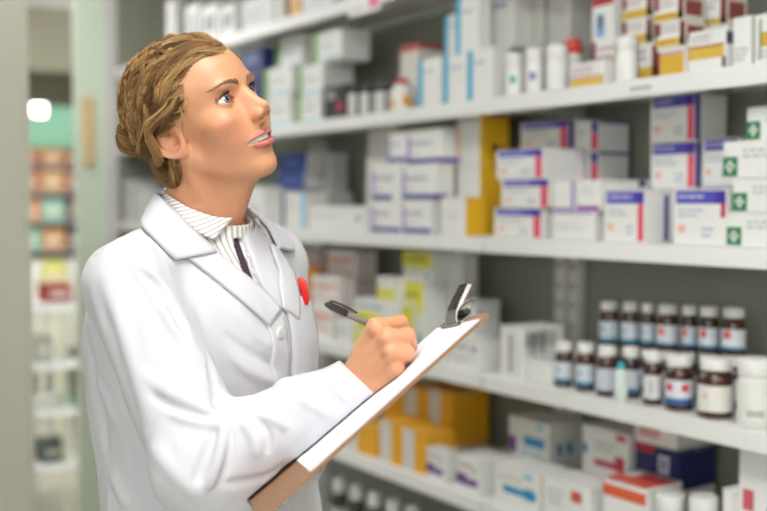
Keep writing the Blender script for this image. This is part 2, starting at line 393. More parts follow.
r4 = carton('white carton behind the navy striped one, under the navy cartons', 3, 290, 312, 192, .11, .165, col='e0dfda')
r5 = carton('navy blue carton lying on white ones below the chin, lower', 3, 277, 304, 173, .11, .065, r3, col='2f4a94', deco=[(T, 'F', .2, .8, .4, .7, 1, '7f93c8'), ('R', 0, 1, 0, 1, 'd5d0ce')])
r6 = carton('navy blue carton lying on white ones below the chin, upper', 3, 279, 307, 153, .11, .065, r5, col='34509a', deco=[(T, 'F', .2, .8, .4, .7, 1, '7f93c8'), ('R', 0, 1, 0, 1, 'd5d0ce')])
r7 = carton('greyish carton in the shade behind the navy ones, lower', 3, 309, 330, 175, .18, .07, r4, col='cfcac8')
r8 = carton('greyish carton in the shade behind the navy ones, upper', 3, 309, 330, 153, .18, .07, r7, col='cac5c4')
w1 = carton('white carton with faint violet print just beside the far coat collar', 3, 238, 264, 186, .03, .07, deco=[(T, 'F', .2, .8, .3, .5, 2, 'a99cc8')])
w2 = carton('white carton behind the far shirt collar', 3, 214, 236, 190, .03, .09, col='e4e3de')
# far end of shelf 3, seen behind the nape
w3 = carton('pale carton at the far end, behind the nape of the neck, lower', 3, 124, 133, 205, .02, .12, col='dcdcd8', deco=[(T, 'F', .2, .8, .4, .7, 2, 'b0a0a8')])
w4 = carton('pale carton at the far end, behind the nape of the neck, upper', 3, 124, 133, 180, .02, .12, w3, col='d4d6d2', deco=[(T, 'F', .2, .8, .4, .7, 2, 'a0a8b0')])
w5 = carton('pale carton at the far end close to the coat collar', 3, 135, 147, 190, .02, .12, col='dedcd8')
# ================= shelf 2
def spine(): return [('F', .0, .20, 0, 1, '7fa35a'), (T, 'F', .28, .86, .42, .56, 1, '7f9a86'), ('F', .24, .98, .06, .13, 'a9d3e0'), (T, 'F', .3, .7, .7, .82, 1, 'c4c8c4')]
GS = 'white cartons with a green spine'
def deep(lab, s, px0, px1, yt, ons, n, d, names, back=.03, deco=None, group=None, col='e9e9e4'):
    """n cartons standing one behind the other; the front one shows its face, the others their edges"""
    out = []
    for i in range(n):
        lb = lab if i == 0 else names[i - 1]
        base = carton(lb, s, px0, px1, yt, back, d, ons[i] if ons else None, deco=(deco if i == 0 else [('F', .0, .2, 0, 1, '7fa35a')] if group == GS else ()), group=group, col=col)
        if i == 0: first = base
        else:   # same real size as the front one, standing behind it
            o = base['o']; o.location = (first['x0'], first['y0'] + i * (d + .0012), o.location.z)
            me = first['o'].data; o.data = me if i == 99 else o.data
            base.update(x0=first['x0'], x1=first['x1'], y0=o.location.y, y1=o.location.y + d, top=first['top'])
            w = first['x1'] - first['x0']; h = first['top'] - o.location.z
            bb = [v.co for v in o.data.vertices]; mx = max(v.x for v in bb); mz = max(v.z for v in bb)
            o.scale = (w / mx, 1, h / mz)
        out.append(base)
    return out
s1 = deep('white carton with green spine, bottom row, nearest the lips', 2, 263, 290, 96, None, 2, .045, ['edge of a white carton behind the bottom one nearest the lips'], deco=spine(), group=GS)
s2 = deep('white carton with green spine, bottom row, beside the black carton', 2, 297, 321, 95, None, 2, .055, ['edge of a white carton behind the bottom row one by the black carton'], deco=spine(), group=GS)
s3 = deep('white carton with green spine, second row, nearest the nose', 2, 264, 292, 67, s1, 2, .045, ['edge of a white carton behind the second row one nearest the nose'], deco=spine(), group=GS)
s4 = deep('white carton with green spine, second row, above the bottom one by the black carton', 2, 298, 323, 65, s2, 2, .055, ['edge of a white carton behind the second row one above the black carton'], deco=spine(), group=GS)
s5 = carton('white carton with green spine, top row, over the one nearest the nose', 2, 276, 302, 36, .075, .05, s3[1], deco=spine(), group=GS)
s6 = deep('white carton with green spine, top row, under the upper shelf', 2, 313, 342, 31, [s4[0], s4[1]], 2, .05, ['edge of a white carton behind the top row one under the upper shelf'], back=.035, deco=spine(), group=GS)
nv = carton('navy carton with pale print just behind the brow', 2, 241, 262, 75, .04, .1, col='26366e', deco=[(T, 'F', .2, .8, .4, .8, 2, 'a9b4d8')])
nv2 = carton('navy carton with pale print on top, just behind the brow', 2, 242, 263, 48, .04, .1, nv, col='26366e', deco=[(T, 'F', .2, .8, .4, .8, 2, 'a9b4d8')])
bk = carton('black carton with white print and a red mark', 2, 324, 346, 85, .02, .05, col='222124', deco=[(T, 'F', .1, .7, .55, .85, 3, 'dcdcdc'), ('F', .62, .84, .2, .46, 'c4314a'), ('R', .15, .85, .1, .8, 'e2e0dc')])
for i, (p0, p1, lb) in enumerate([(347, 357, 'small dark carton with a white panel right beside the black carton'), (359, 370, 'small dark carton with a white panel, second from the black carton'), (373, 386, 'small dark carton with a wide white panel, third from the black carton')]):
    carton(lb, 2, p0, p1, 85 - i * .7, .025 + .004 * i, .05, col='2a2725', deco=[('F', .12, .9, .08, .72, 'e4e2dd'), ('R', .1, .9, .08, .72, 'd8d4ce'), (T, 'F', .2, .8, .2, .6, 3, 'b4b0b0')], group='small dark cartons with white panels')
lathe_thing('pill_jar', 'white pill jar with red cap and orange patches beside the dark cartons', 'jar', 2, 391, 413, 79, 'slim', .02, glass='f0ede4', lab='f2efe6', labdeco=[(-.9, -.3, 0, .45, 'f0a020'), (.35, .9, 0, .7, 'f0a828')], capc='d03a34')
carton('pale carton with a red lid strip behind the red capped jar', 2, 400, 418, 45, .10, .1, col='dcd6cc', deco=[('F', 0, 1, .91, 1, 'cc4a48'), ('R', 0, 1, .93, 1, 'c4524e'), ('F', .1, .5, .1, .3, 'e6c8a0')])
def cy(): return [('F', .0, .22, 0, 1, '3fb0d4'), (T, 'F', .28, .9, .68, .78, 1, '8fa0c0')]
GC = 'white cartons with a cyan spine'
t1 = carton('white carton with cyan spine, lowest in height, next to the red capped jar', 2, 418, 440, 58, .02, .06, deco=cy(), group=GC)
t2 = carton('white carton with cyan spine, middle of the front three', 2, 443, 466, 55, .02, .06, deco=cy(), group=GC)
t3 = carton('white carton with cyan spine, nearest the seam of the front three', 2, 467, 491, 49, .02, .06, deco=cy(), group=GC)
t0 = carton('white carton standing behind the cyan spined ones, supporting the upper pair', 2, 443, 470, 57, .09, .1, col='e0dfda')
t0b = carton('white carton behind the cyan spined one nearest the seam', 2, 472, 500, 51, .09, .1, col='e0dfda')
t4 = carton('white carton with cyan spine, upper row, partly covered by its neighbour', 2, 444, 462, 14, .092, .045, t0, deco=cy(), group=GC)
t5 = carton('white carton with cyan spine, upper row, tallest, close to the upper shelf', 2, 455, 478, -4, .045, .04, t2, deco=cy(), group=GC)
t6 = carton('tall pale carton with blue print, upper row beside the tall cyan spine', 2, 484, 513, -6, .10, .06, t0b, col='dcdad2', deco=[(T, 'F', .3, .95, .7, .85, 1, '5f86b4')])
t7 = carton('tall grey carton without colour in the upper row, near the seam', 2, 517, 542, 50, .15, .05, col='cfcdc4')
t8 = carton('tall grey carton with faint print resting on another grey one', 2, 517, 542, -6, .15, .05, t7, col='cac8bf', deco=[(T, 'F', .2, .9, .6, .8, 2, 'a5a59e')])
t9 = carton('grey carton low behind the white bottles', 2, 546, 570, 50, .15, .08, col='c9c7be')
t10 = carton('tall grey carton high behind the white bottles', 2, 546, 569, -6, .15, .08, t9, col='c3c1b8', deco=[(T, 'F', .2, .9, .6, .8, 2, '9f9f98'), ('F', .2, .9, .02, .1, '5a5c68')])
GBt = 'white plastic bottles on the second shelf'
lathe_thing('plastic_bottle', 'white plastic bottle with a green emblem nearest the seam', 'bottle', 2, 505, 523, 54, 'jar', .02, glass='efeee9', lab='f3f2ee', labdeco=[(-.3, .3, .4, .75, '58b788')], group=GBt)
lathe_thing('plastic_bottle', 'white plastic bottle with a violet emblem', 'bottle', 2, 524.5, 543, 49, 'jar', .02, glass='efeee9', lab='f3f2ee', labdeco=[(-.3, .3, .4, .75, '8d84b8')], group=GBt)
lathe_thing('plastic_bottle', 'plain white plastic bottle between violet emblem and yellow carton', 'bottle', 2, 545, 567, 46, 'jar', .02, glass='efeee9', lab='f1f0ec', group=GBt)
lathe_thing('plastic_bottle', 'white bottle with a red cap set behind the plain white one', 'bottle', 2, 563, 580, 40, 'jar', .09, glass='eae6e0', lab='eee9e4', capc='d8402c', group=GBt)
def yel(hi=.42): return [('F', .0, 1, .06, hi, 'dcb648'), ('F', .0, .16, .5, .98, '8a3b3a'), ('F', .82, 1, .05, .95, '7d3536'), (T, 'F', .2, .8, .55, .9, 2, 'b59aa0'), ('R', 0, 1, 0, 1, 'ddd4c4'), ('R', .1, .9, .2, .8, '8a4442', 1), (T, 'F', .1, .8, .14, .3, 1, 'b8862c')]
GY = 'white cartons with yellow and maroon print'
u1 = carton('low white carton with yellow foot in front of the white bottle', 2, 569, 603, 62, .02, .06, deco=[('F', .0, 1, .05, .32, 'e0b83e'), ('F', 0, 1, .36, .42, 'c05a50'), (T, 'F', .1, .8, .5, .85, 2, 'c49a9c')], group=GY)
u0 = carton('white and yellow carton with maroon corner behind the low yellow footed one', 2, 590, 619, 40, .085, .08, deco=yel(.6), group=GY)
lathe_thing('plastic_bottle', 'white plastic bottle standing alone before the yellow cartons', 'bottle', 2, 614, 636, 38, 'jar', .02, glass='f1efe9', lab='f3f1ec', group=GBt)
u2 = carton('carton with red top and a blue figure under the upper shelf', 2, 590, 612, -2, .095, .08, u0, deco=[('F', 0, 1, .82, 1, 'b8302e'), ('F', .2, .6, .1, .62, '7fb0d4'), ('F', .32, .5, .3, .6, '7a5a50', 1)])
v0 = carton('white and yellow carton, bottom of the column behind the lone bottle', 2, 626, 656, 45, .085, .08, deco=yel(), group=GY)
v1 = carton('white and yellow carton, second of the column behind the lone bottle', 2, 620, 650, 20, .085, .08, v0, deco=yel(), group=GY)
v2 = carton('white and yellow carton, third of the column behind the lone bottle', 2, 620, 650, -4, .085, .08, v1, deco=yel(), group=GY)
x1_ = carton('white and yellow carton with a round yellow panel at the front', 2, 655, 684, 48, .02, .06, deco=[('F', .06, .95, .05, .75, 'dcae3a'), ('F', .06, .95, .78, .85, 'b4524a'), ('F', 0, .1, 0, .9, '93443e')], group=GY)
x2_ = carton('white and yellow carton resting on the round panelled one', 2, 654, 683, 22, .02, .06, x1_, deco=yel(.36), group=GY)
x3_ = carton('white and yellow carton, third up over the round panelled one', 2, 652, 681, -3, .02, .06, x2_, deco=yel(.36), group=GY)
y1_ = carton('wide white carton with a yellow sweep beside the round panelled one', 2, 686, 724, 30, .02, .08, deco=[('F', 0, .95, .30, .58, 'dcb648'), ('F', 0, .95, .58, .63, 'a85a52'), ('F', .9, 1, .05, .3, '4e4a66'), (T, 'F', .1, .8, .68, .9, 2, 'b9a0a6'), ('R', 0, .3, .6, .9, '5c5a6c')], group=GY)
y0_ = carton('white and yellow carton behind the wide yellow sweep carton', 2, 690, 726, 28, .11, .06, deco=yel(), group=GY)
y2_ = carton('white and yellow carton with maroon side high above the yellow sweep', 2, 690, 724, -2, .11, .06, y0_, deco=yel(.25), group=GY)
carton('white carton with grey print beside the yellow sweep carton', 2, 730, 748, 17, .025, .08, deco=[(T, 'F', .1, .9, .1, .4, 3, 'b4b0b4')])
carton('white carton with a yellow patch at the edge of the picture', 2, 752, 772, 14, .025, .08, deco=[('F', .3, .8, .35, .65, 'dcb040'), ('F', .2, .35, .1, .9, 'aaa69c'), (T, 'F', .1, .9, .1, .3, 2, 'b4b0b4')])
# far end of shelf 2, behind the hair
carton('pale carton with reddish print at the far end above the bun, lower', 2, 123, 138, 66, .02, .12, col='d9d7d2', deco=[(T, 'F', .1, .9, .5, .9, 3, 'b08a8c')])
z1_ = carton('pale carton with grey print at the far end beside the hair', 2, 140, 158, 62, .02, .12, col='d7d8d2', deco=[(T, 'F', .1, .9, .4, .9, 3, '9aa09c')])
# ================= shelf 1 (top), seen from below
GT = 'white packs on the top shelf'
lathe_thing('plastic_bottle', 'white bottle on the top shelf, highest over the hair, first in line', 'bottle', 1, 168, 184, 2, 'jar', .02, glass='e6e5e0', lab='e9e8e4', group=GT)
carton('white pack on the top shelf with a grey window', 1, 187, 200, 4, .03, .1, col='dfdedb', deco=[('F', .3, .8, .3, .8, 'a8aaa8')], group=GT)
carton('white pack on the top shelf with two grey printed panels', 1, 203, 219, 5, .02, .1, col='e4e3df', deco=[('F', .15, .85, .3, .75, '9c9a98')], group=GT)
carton('second white pack with a grey printed panel on the top shelf', 1, 221, 236, 5, .02, .1, col='e4e3df', deco=[('F', .15, .85, .3, .75, 'a09e9c')], group=GT)
carton('wide pale pack with grey side on the top shelf over the brow', 1, 244, 274, -4, .02, .1, col='dddcd8', deco=[(T, 'F', .1, .9, .2, .7, 4, 'b8b6b4')], group=GT)
lathe_thing('plastic_bottle', 'white bottle on the top shelf just before the orange pack', 'bottle', 1, 277, 289, -3, 'jar', .02, glass='efeee9', lab='f2f1ed', group=GT)
carton('orange tan pack on the top shelf', 1, 291, 301, -14, .02, .08, col='e0b070')
carton('white carton with a blue line along its foot on the top shelf', 1, 303, 331, -22, .02, .1, deco=[('F', 0, 1, .02, .1, '6cb6d8'), (T, 'F', .1, .9, .2, .4, 2, 'bcbcc0')])
carton('carton with a bright green foot on the top shelf', 1, 334, 349, -28, .02, .1, deco=[('F', 0, 1, 0, .22, '5cae38')])
# ================= shelf 4, middle bay
def sal(): return [('F', .04, .96, .62, .8, 'e4aa9c'), ('F', .04, .96, .22, .34, 'e9bfb2'), (T, 'F', .1, .7, .42, .56, 1, 'c4a8a4'), ('R', .3, .45, 0, 1, 'd8a8a0'), ('R', .7, .8, 0, 1, 'd8a8a0')]
GSa = 'white cartons with salmon stripes'
m1 = carton('white carton with salmon stripes, bottom one beside the coat pocket', 4, 310, 332, 307, .03, .06, deco=sal(), group=GSa)
m2 = carton('white carton with salmon stripes, upper one beside the coat pocket', 4, 311, 338, 277, .03, .06, m1, deco=sal(), group=GSa)
m0 = carton('white carton at the back beneath the high salmon striped one', 4, 327, 356, 281, .12, .08, col='dcd6d2', deco=sal(), group=GSa)
m3 = carton('white carton with salmon stripes, highest, set back behind the pen', 4, 327, 355, 251, .12, .08, m0, deco=sal(), group=GSa)
m4 = carton('small white carton with pale violet print behind the pen', 4, 336, 351, 319, .02, .05, deco=[(T, 'F', .1, .9, .3, .7, 3, 'b9b0cc')])
m5 = carton('orange carton glimpsed behind the red pocket clip', 4, 296, 309, 266, .05, .05, col='d88a2a')
m6 = carton('greyish pink carton at the back above the orange one', 4, 300, 320, 250, .13, .06, col='c9b6b0')
def yl(w0=0, w1=1, v0=.5, v1=.95): return [('F', w0, w1, v0, v1, 'e8e04a'), (T, 'F', w0 + .1, w1 - .05, v0 + .15, v1 - .1, 1, 'a8a050'), ('F', .78, .9, .12, .26, '6a7aa8'), (T, 'F', .1, .7, .14, .4, 2, 'c4c4cc')]
GL = 'white cartons with a yellow sticker'
n1 = deep('long white carton with yellow stickers, bottom row right behind the pen', 4, 354, 402, 301, None, 1, .053, ['edge of the carton behind the bottom row one with stickers'], back=.02, deco=[('F', .05, .55, .35, .75, 'e8e04a'), ('F', 0, .16, .02, .3, 'e8e04a'), (T, 'F', .1, .8, .78, .95, 1, 'a8acc0'), ('R', .0, .75, .35, .95, 'e8e04a')], group=GL)
n2 = deep('white carton with a yellow sticker band, middle row, wide one', 4, 396, 424, 280, None, 2, .05, ['edge of the carton behind the middle row one'], back=.075, deco=yl(0, .98, .55, .98), group=GL)
n2b = carton('white carton with a yellow end, middle row, by the salmon stripes', 4, 377, 395, 277, .04, .05, n1[0], deco=[('F', 0, 1, .05, .55, 'dcd860'), (T, 'F', .1, .9, .7, .9, 1, 'b0b0b8')], group=GL)
n3 = deep('white carton with a yellow sticker, top row under the shelf', 4, 403, 432, 252, n2, 2, .05, ['edge of the carton behind the top row one under the shelf'], back=.075, deco=yl(0, 1, .45, .98), group=GL)
n4 = carton('white carton at the back of the stickered ones, lower', 4, 447, 464, 282, .15, .05, col='dfded8')
n5 = carton('white carton at the back of the stickered ones, upper, with yellow strip', 4, 447, 464, 253, .15, .05, n4, col='dfded8', deco=[('F', 0, .5, .9, 1, 'e4dc58')])
o1 = carton('white carton with dark print in front, below the clip', 4, 452, 480, 339, .02, .08, deco=[(T, 'F', .1, .6, .62, .8, 1, '5a6a9a'), ('F', .72, .9, .62, .76, '7a82ac'), (T, 'F', .1, .8, .2, .45, 2, 'c8c8cc')])
o2 = deep('white carton behind the clip, in front of its two neighbours', 4, 452, 474, 335, None, 2, .045, ['carton just behind the one at the clip'], back=.125, group='white cartons behind the clip')
o3 = deep('white carton right behind the clip with a blue mark on its end', 4, 452, 474, 300, o2, 2, .045, ['carton with its end to the seam behind the clip'], back=.125, deco=[('R', .4, .6, .6, .75, '5a6a9a')], group='white cartons behind the clip')
# shelf 4, bay of the bottles
carton('tall white carton with grey vertical print beside the seam', 4, 501, 524, 327, .02, .13, deco=[('F', .35, .55, .1, .85, 'b4b0ac'), ('F', .62, .66, .05, .95, 'd6d4d0'), ('R', .05, .8, .62, .9, 'c4c2bc'), ('R', .12, .16, .45, .9, '8a8884'), ('R', .22, .3, .45, .9, '8a8884'), ('R', .36, .39, .45, .9, '8a8884'), ('R', .44, .52, .45, .9, '8a8884')])
carton('low plain white carton before the brown bottles', 4, 529, 554, 361, .035, .06)
AM = 'amber medicine bottles'
def amber(label, px0, px1, yt, back=.03, on=None, deco=((-.5, -.1, .6, .85, 'd8685a'), (-.9, .9, 0, .16, '3f8aa8')), glass='43200f', lab='d9dee4', **k):
    return lathe_thing('medicine_bottle', label, 'bottle', 4, px0, px1, yt, 'glass', back, on, AM, glass=glass, lab=lab, labdeco=deco, **k)
teal = ((-.9, .9, 0, .18, '2f8aa6'), (-.6, -.2, .5, .7, '7fa8c0'))
amber('amber bottle with teal footed label, first of the front row from the white carton', 556, 575, 342, .03, deco=teal)
amber('amber bottle with teal footed label, second of the front row from the white carton', 577, 597, 343, .03, deco=teal)
amber('amber bottle showing bare brown glass, third of the front row', 598, 619, 346, .025, deco=(), lab='ccd2dc')
amber('dark amber bottle half hidden by the small teal capped tube', 623, 642, 347, .05, deco=teal, glass='2c140c')
lathe_thing('eye_drop_bottle', 'small white bottle with a teal cap in front of the brown ones', 'bottle', 4, 616, 630, 363, 'slim', .005, glass='dfe8e0', lab='e2ece4', capc='35b2c0')
amber('slim amber bottle with a plain white label, fifth of the front row', 645, 665, 351, .03, deco=((-.1, .1, .2, .8, 'a8a8b4'),), lab='e2e0de')
amber('stout amber bottle with red and blue label in the front row', 667, 697, 355, .025, deco=((-.7, -.3, .55, .85, 'd84a44'), (.2, .6, .55, .85, 'd84a44'), (-.95, .95, 0, .25, '2c5c98')), lab='e0e4ea')
amber('stout amber bottle with a big cream label in the front row', 700, 737, 358, .02, deco=((-.5, -.3, .5, .7, 'e0b8a8'),), lab='e9e6dc')
lathe_thing('cream_jar', 'white plastic jar with a wide white lid at the end of the front row', 'jar', 4, 740, 776, 358, 'jar', .02, glass='e6e4dc', lab='eae8e0', labdeco=[(-.3, .5, .1, .3, 'b8b6b0')])
up = [(600, 621.5, 'wide white capped amber bottle, upper row, first from the upright'), (622.5, 641, 'amber bottle in the upper row, second from the upright'), (642, 656.5, 'slim amber bottle in the upper row, third from the upright'),
      (657.5, 681, 'amber bottle with red print in the upper row, fourth from the upright'), (682.5, 699, 'slim dark amber bottle in the upper row, fifth from the upright'), (700, 721.5, 'amber bottle with pale label in the upper row, sixth from the upright'), (723, 748, 'amber bottle at the outer end of the upper row')]
for i, (p0, p1, lb) in enumerate(up):
    dc = teal if i in (0, 1, 2) else ((-.6, -.1, .55, .9, 'd85a50'), (-.9, .9, 0, .15, '3a7c9c'))
    lo = amber(lb.replace('upper row', 'row underneath the upper row'), p0, p1, 346 + i * 1.5, .12, deco=dc, glass='341810')
    amber(lb, p0, p1, 301 + i * 1.2, .12, lo, deco=dc, glass=['43200f', '361a0e', '3a1c10', '43200f', '2c140c', '361a0e', '43200f'][i], lab=['c8d2da', 'd2d8de', 'c4ccd4', 'dde2e6', 'c0c8d0', 'd2d8de', 'dcdfe2'][i])
# ================= shelf 5
def org(): return [('F', .0, .52, .0, 1, 'dcd8d2'), ('F', .0, 1, .86, .872, 'b98416', 1)]
OC = 'f0ae1e'
GO = 'orange cartons with a white band'
oa = carton('orange carton, front row, nearest the clipboard edge', 5, 357, 377, 425, .02, .10, col=OC, group=GO)
ob = carton('orange carton with white band, front row, second from the clipboard edge', 5, 380, 402, 421, .02, .10, col=OC, deco=org(), group=GO)
oc = carton('orange carton with white band, front row, last before the violet banded cartons', 5, 403, 426, 430, .02, .10, col=OC, deco=org(), group=GO)
od0 = carton('orange carton under the rear row, nearest the clipboard edge', 5, 382, 404, 425, .13, .13, col=OC, group=GO)
od = carton('orange carton, rear row, nearest the clipboard edge', 5, 382, 404, 388, .13, .13, od0, col=OC, group=GO)
oe0 = carton('orange carton under the rear row, second from the clipboard edge', 5, 405, 428, 430, .13, .13, col=OC, deco=org(), group=GO)
oe = carton('orange carton with white band, rear row, second from the clipboard edge', 5, 405, 428, 388, .13, .13, oe0, col=OC, deco=org(), group=GO)
of0 = carton('orange carton under the rear row, nearest the seam', 5, 429, 453, 436, .13, .13, col=OC, deco=org(), group=GO)
of = carton('orange carton with white band, rear row, tall one nearest the seam', 5, 429, 453, 391, .13, .13, of0, col=OC, deco=org(), group=GO)
def pu(): return [('F', .0, 1, .18, .5, '73468c'), ('F', .5, .99, .4, .54, 'ecebe6', 1), (T, 'F', .1, .8, .66, .84, 1, 'c48a9c'), ('F', .8, .9, .62, .72, '8a3a4a')]
GP = 'white cartons with a violet band'
pa = carton('white carton with violet band, first one beside the orange cartons', 5, 427, 444, 449, .02, .045, deco=pu(), group=GP)
pb = carton('white carton with violet band, second from the orange cartons', 5, 457, 479, 458, .02, .10, deco=pu(), group=GP)
pc = carton('white carton with violet lid lying behind the first violet banded one', 5, 449, 470, 452, .12, .12, deco=[(T, 'T', .2, .8, .2, .5, 2, '8a5a94'), ('F', 0, 1, .1, .6, '73468c')], group=GP)
pd = carton('white carton with violet lid lying behind the second violet banded one', 5, 475, 500, 456, .13, .12, deco=[('T', .1, .9, .1, .3, '7a5088'), ('F', 0, 1, .1, .6, '73468c')], group=GP)
def bl(): return [('F', .2, .95, .34, .5, '2d92c8'), ('F', .7, .9, .3, .56, '2d92c8', 1), ('F', .68, .86, .78, .9, '8cc4e0'), (T, 'F', .1, .7, .6, .8, 2, 'c9c9cc'), ('R', .3, .5, .5, .7, '2d92c8')]
GBl = 'white cartons with blue lettering'
ba = carton('white carton with blue lettering, lowest, in front', 5, 496, 541, 468, .02, .10, deco=bl(), group=GBl)
bb0 = carton('white carton with violet corner underneath the blue lettered upper one', 5, 512, 552, 474, .13, .11, deco=bl(), group=GBl)
bb_ = carton('white carton with violet corner and blue lettering, upper one at the back', 5, 510, 551, 420, .13, .11, bb0, deco=[('F', .0, .2, .3, .62, '73468c'), ('F', .38, .9, .5, .68, '2d92c8'), (T, 'F', .3, .9, .25, .42, 2, '8cbcd8'), ('F', .7, .85, .84, .94, '8cc4e0'), ('R', .25, .4, .4, .6, '2d92c8'), ('R', .55, .7, .4, .6, '2d92c8')], group=GBl)
bc = carton('white carton with a red mark near the lower edge of the picture', 5, 545, 592, 483, .02, .10, deco=[('F', .62, .85, .62, .86, 'd25a58'), (T, 'F', .1, .5, .4, .8, 3, 'c4c2c2')])
bd0 = carton('white carton low behind the red marked one', 5, 586, 634, 480, .13, .12, deco=[('F', .05, .2, .4, .7, '2d92c8')])
bd = carton('white carton with red lettering and a blue square, back row', 5, 584, 632, 430, .13, .12, bd0, deco=[('F', .02, .12, .42, .62, '2d7cb4'), ('F', .28, .8, .22, .36, 'c4485e'), ('F', .72, .92, .2, .5, 'c43a54', 1), ('F', .74, .95, .82, .95, 'cc5264'), (T, 'F', .3, .8, .5, .75, 2, 'c4c2c2')])
be = carton('white carton with an orange and red lid in front', 5, 606, 650, 484, .02, .11, deco=[('F', .0, 1, .74, .92, 'e0663c'), ('T', .0, 1, .0, .5, 'd8543a'), ('T', .3, 1, .5, .9, 'c0343c'), ('F', .75, .95, .2, .5, '4a4a60')])
bf0 = carton('white carton underneath the navy one', 5, 638, 682, 487, .14, .12, deco=[('T', 0, 1, 0, .6, 'c0343c')])
bf = carton('navy blue carton with a white emblem, back row', 5, 638, 682, 447, .14, .12, bf0, col='20275c', deco=[('F', .55, .8, .35, .8, 'c9cad4'), ('F', 0, .45, .78, 1, 'b8283c'), ('F', .6, .75, .45, .7, '8a8ca4', 1), ('R', 0, 1, .5, .53, '39407c')])
bg = carton('white carton with red print lying on the navy one', 5, 637, 681, 424, .14, .12, bf, deco=[('F', .1, .6, .3, .8, 'dca4a4'), ('R', 0, 1, .1, .2, 'c9c8c4')])
lathe_thing('plastic_bottle', 'white bottle cap low before the navy carton', 'bottle', 5, 659, 690, 494, 'jar', .02, glass='dddcd4', lab='e2e0da', group='white bottles on the low shelf')
lathe_thing('plastic_bottle', 'white bottle cap low in front, further along from the navy carton', 'bottle', 5, 693, 724, 497, 'jar', .02, glass='dddcd4', lab='e2e0da', group='white bottles on the low shelf')
carton('white carton with red and navy marks at the edge of the picture, low', 5, 743, 790, 452, .05, .12, deco=[('F', .1, .35, .55, .7, 'd0606a'), ('F', .1, .3, .25, .4, '3a4a80'), ('F', .55, .8, .35, .5, 'd88080')])
carton('small white carton low near the edge of the picture', 5, 727, 736, 490, .03, .08)
# ================= shelf 6, the dark bottles below
GD = 'dark green bottles on the lowest visible shelf'
for i, (p0, p1, lb) in enumerate([(330, 346, 'dark bottle with pale label on the lowest shelf, nearest the coat'), (348, 364, 'second dark bottle from the coat on the lowest shelf'), (366, 383, 'third dark bottle from the coat on the lowest shelf'), (385, 402, 'fourth dark bottle from the coat on the lowest shelf'), (404, 422, 'fifth dark bottle from the coat on the lowest shelf')]):
    lathe_thing('syrup_bottle', lb, 'bottle', 6, p0, p1, 478 + i * 7, 'glass', .04, glass='22301f' if i % 2 == 0 else '2c2a26', lab='c9ccc4', labdeco=[(-.5, 0, .3, .6, 'a85450')] if i == 1 else [], group=GD, capc='d8d8d0')
# ---------------------------------------------------------------- price cards on the shelf edges
def price_card(label, s, px0, px1, h, deco, drop=0.0, bay=None):
    x0, _ = on_y(px0, 200, YF); x1, _ = on_y(px1, 200, YF)
    b = MB(); z1 = SH[s] - .002 - drop; d = (0, x1 - x0, -.0022, -.0006, 0, h)
    b.box(*d, M('f2f0ea'))
    for q in deco: decal(b, d, *q[:5], M(q[5]))
    o = b.build('shelf_label', loc=(x0, YF, z1 - h)); tag(o, label, 'card')
price_card('price card with a pink dot hanging on the top shelf edge', 1, 349, 381, .055, [('F', .66, .94, .2, .8, 'ec7a98'), ('F', .05, .5, .25, .35, 'b4b4b4')])
price_card('faint grey price strip on the edge below the yellow cartons', 2, 628, 652, .02, [('F', .05, .95, .3, .7, 'b9b7b0')], .008)
price_card('small white card holder on the shelf edge beside the far collar', 3, 292, 312, .034, [('F', .1, .9, .4, .5, 'd4d4d0')], .004)
# ---------------------------------------------------------------- things seen through the doorway
def far_pt(px, py, X):
    y, z = on_x(px, py, X); return y, z
XC = -5.0
ya, zt = far_pt(24, 305, XC); yb_, _ = far_pt(78, 305, XC)
r = empty('white_rack', (XC - .2, (ya + yb_) / 2, 0)); tag(r, 'white open rack beyond the doorway with a red box on top', 'rack')
hw = (yb_ - ya) / 2 + .02
for zz in (zt, .70, .48, .22):
    b = MB(); b.box(-.2, .2, -hw, hw, zz - .035, zz, M_WHITE, .003); b.build('shelf', r)
for yy in (-hw + .015, .06, hw - .015):
    for xx in (-.185, .185):
        b = MB(); b.box(xx - .012, xx + .012, yy - .012, yy + .012, 0, zt - .036, mat('cream_metal', 'cfcbb2', rough=.5)); b.build('post', r)
def far_box(label, px0, px1, yt, yb, X, col, d=.15, name='storage_box', group=None, deco=()):
    y0, z0 = far_pt(px0, yb, X); y1, z1 = far_pt(px1, yt, X)
    b = MB(); b.box(-d, 0, 0, y1 - y0, 0, z1 - z0, M(col), .002)
    dims = (0, 0, 0, y1 - y0, 0, z1 - z0)
    b.box(.0, .002, (y1 - y0) * .2, (y1 - y0) * .8, (z1 - z0) * .3, (z1 - z0) * .6, M('d9d3c8'))
    o = b.build(name, loc=(X, y0, z0 + .001)); tag(o, label, 'box', group); return z0, z1
zrb = zt
def rack_box(label, px0, px1, h, col, base, X=XC - .03, d=.14, group=None, name='storage_box'):
    y0, _ = far_pt(px0, 300, X); y1, _ = far_pt(px1, 300, X)
    b = MB(); b.box(-d, 0, 0, y1 - y0, 0, h, M(col), .002)
    b.box(.0, .0012, (y1 - y0) * .15, (y1 - y0) * .85, h * .35, h * .62, M('d9d3c8'))
    o = b.build(name, loc=(X, y0, base + .001)); tag(o, label, 'box', group)
rack_box('dark red box on top of the white rack beyond the doorway', 46, 72, .085, 'a02824', zt)
rack_box('teal box on the middle of the white rack', 66, 76, .06, '4f9a80', .48)
rack_box('dark box on the lowest tier of the white rack', 40, 66, .10, '4c5a58', .22)
rack_box('grey box on the upper inner tier of the white rack', 34, 52, .12, 'b4b2a8', .70)
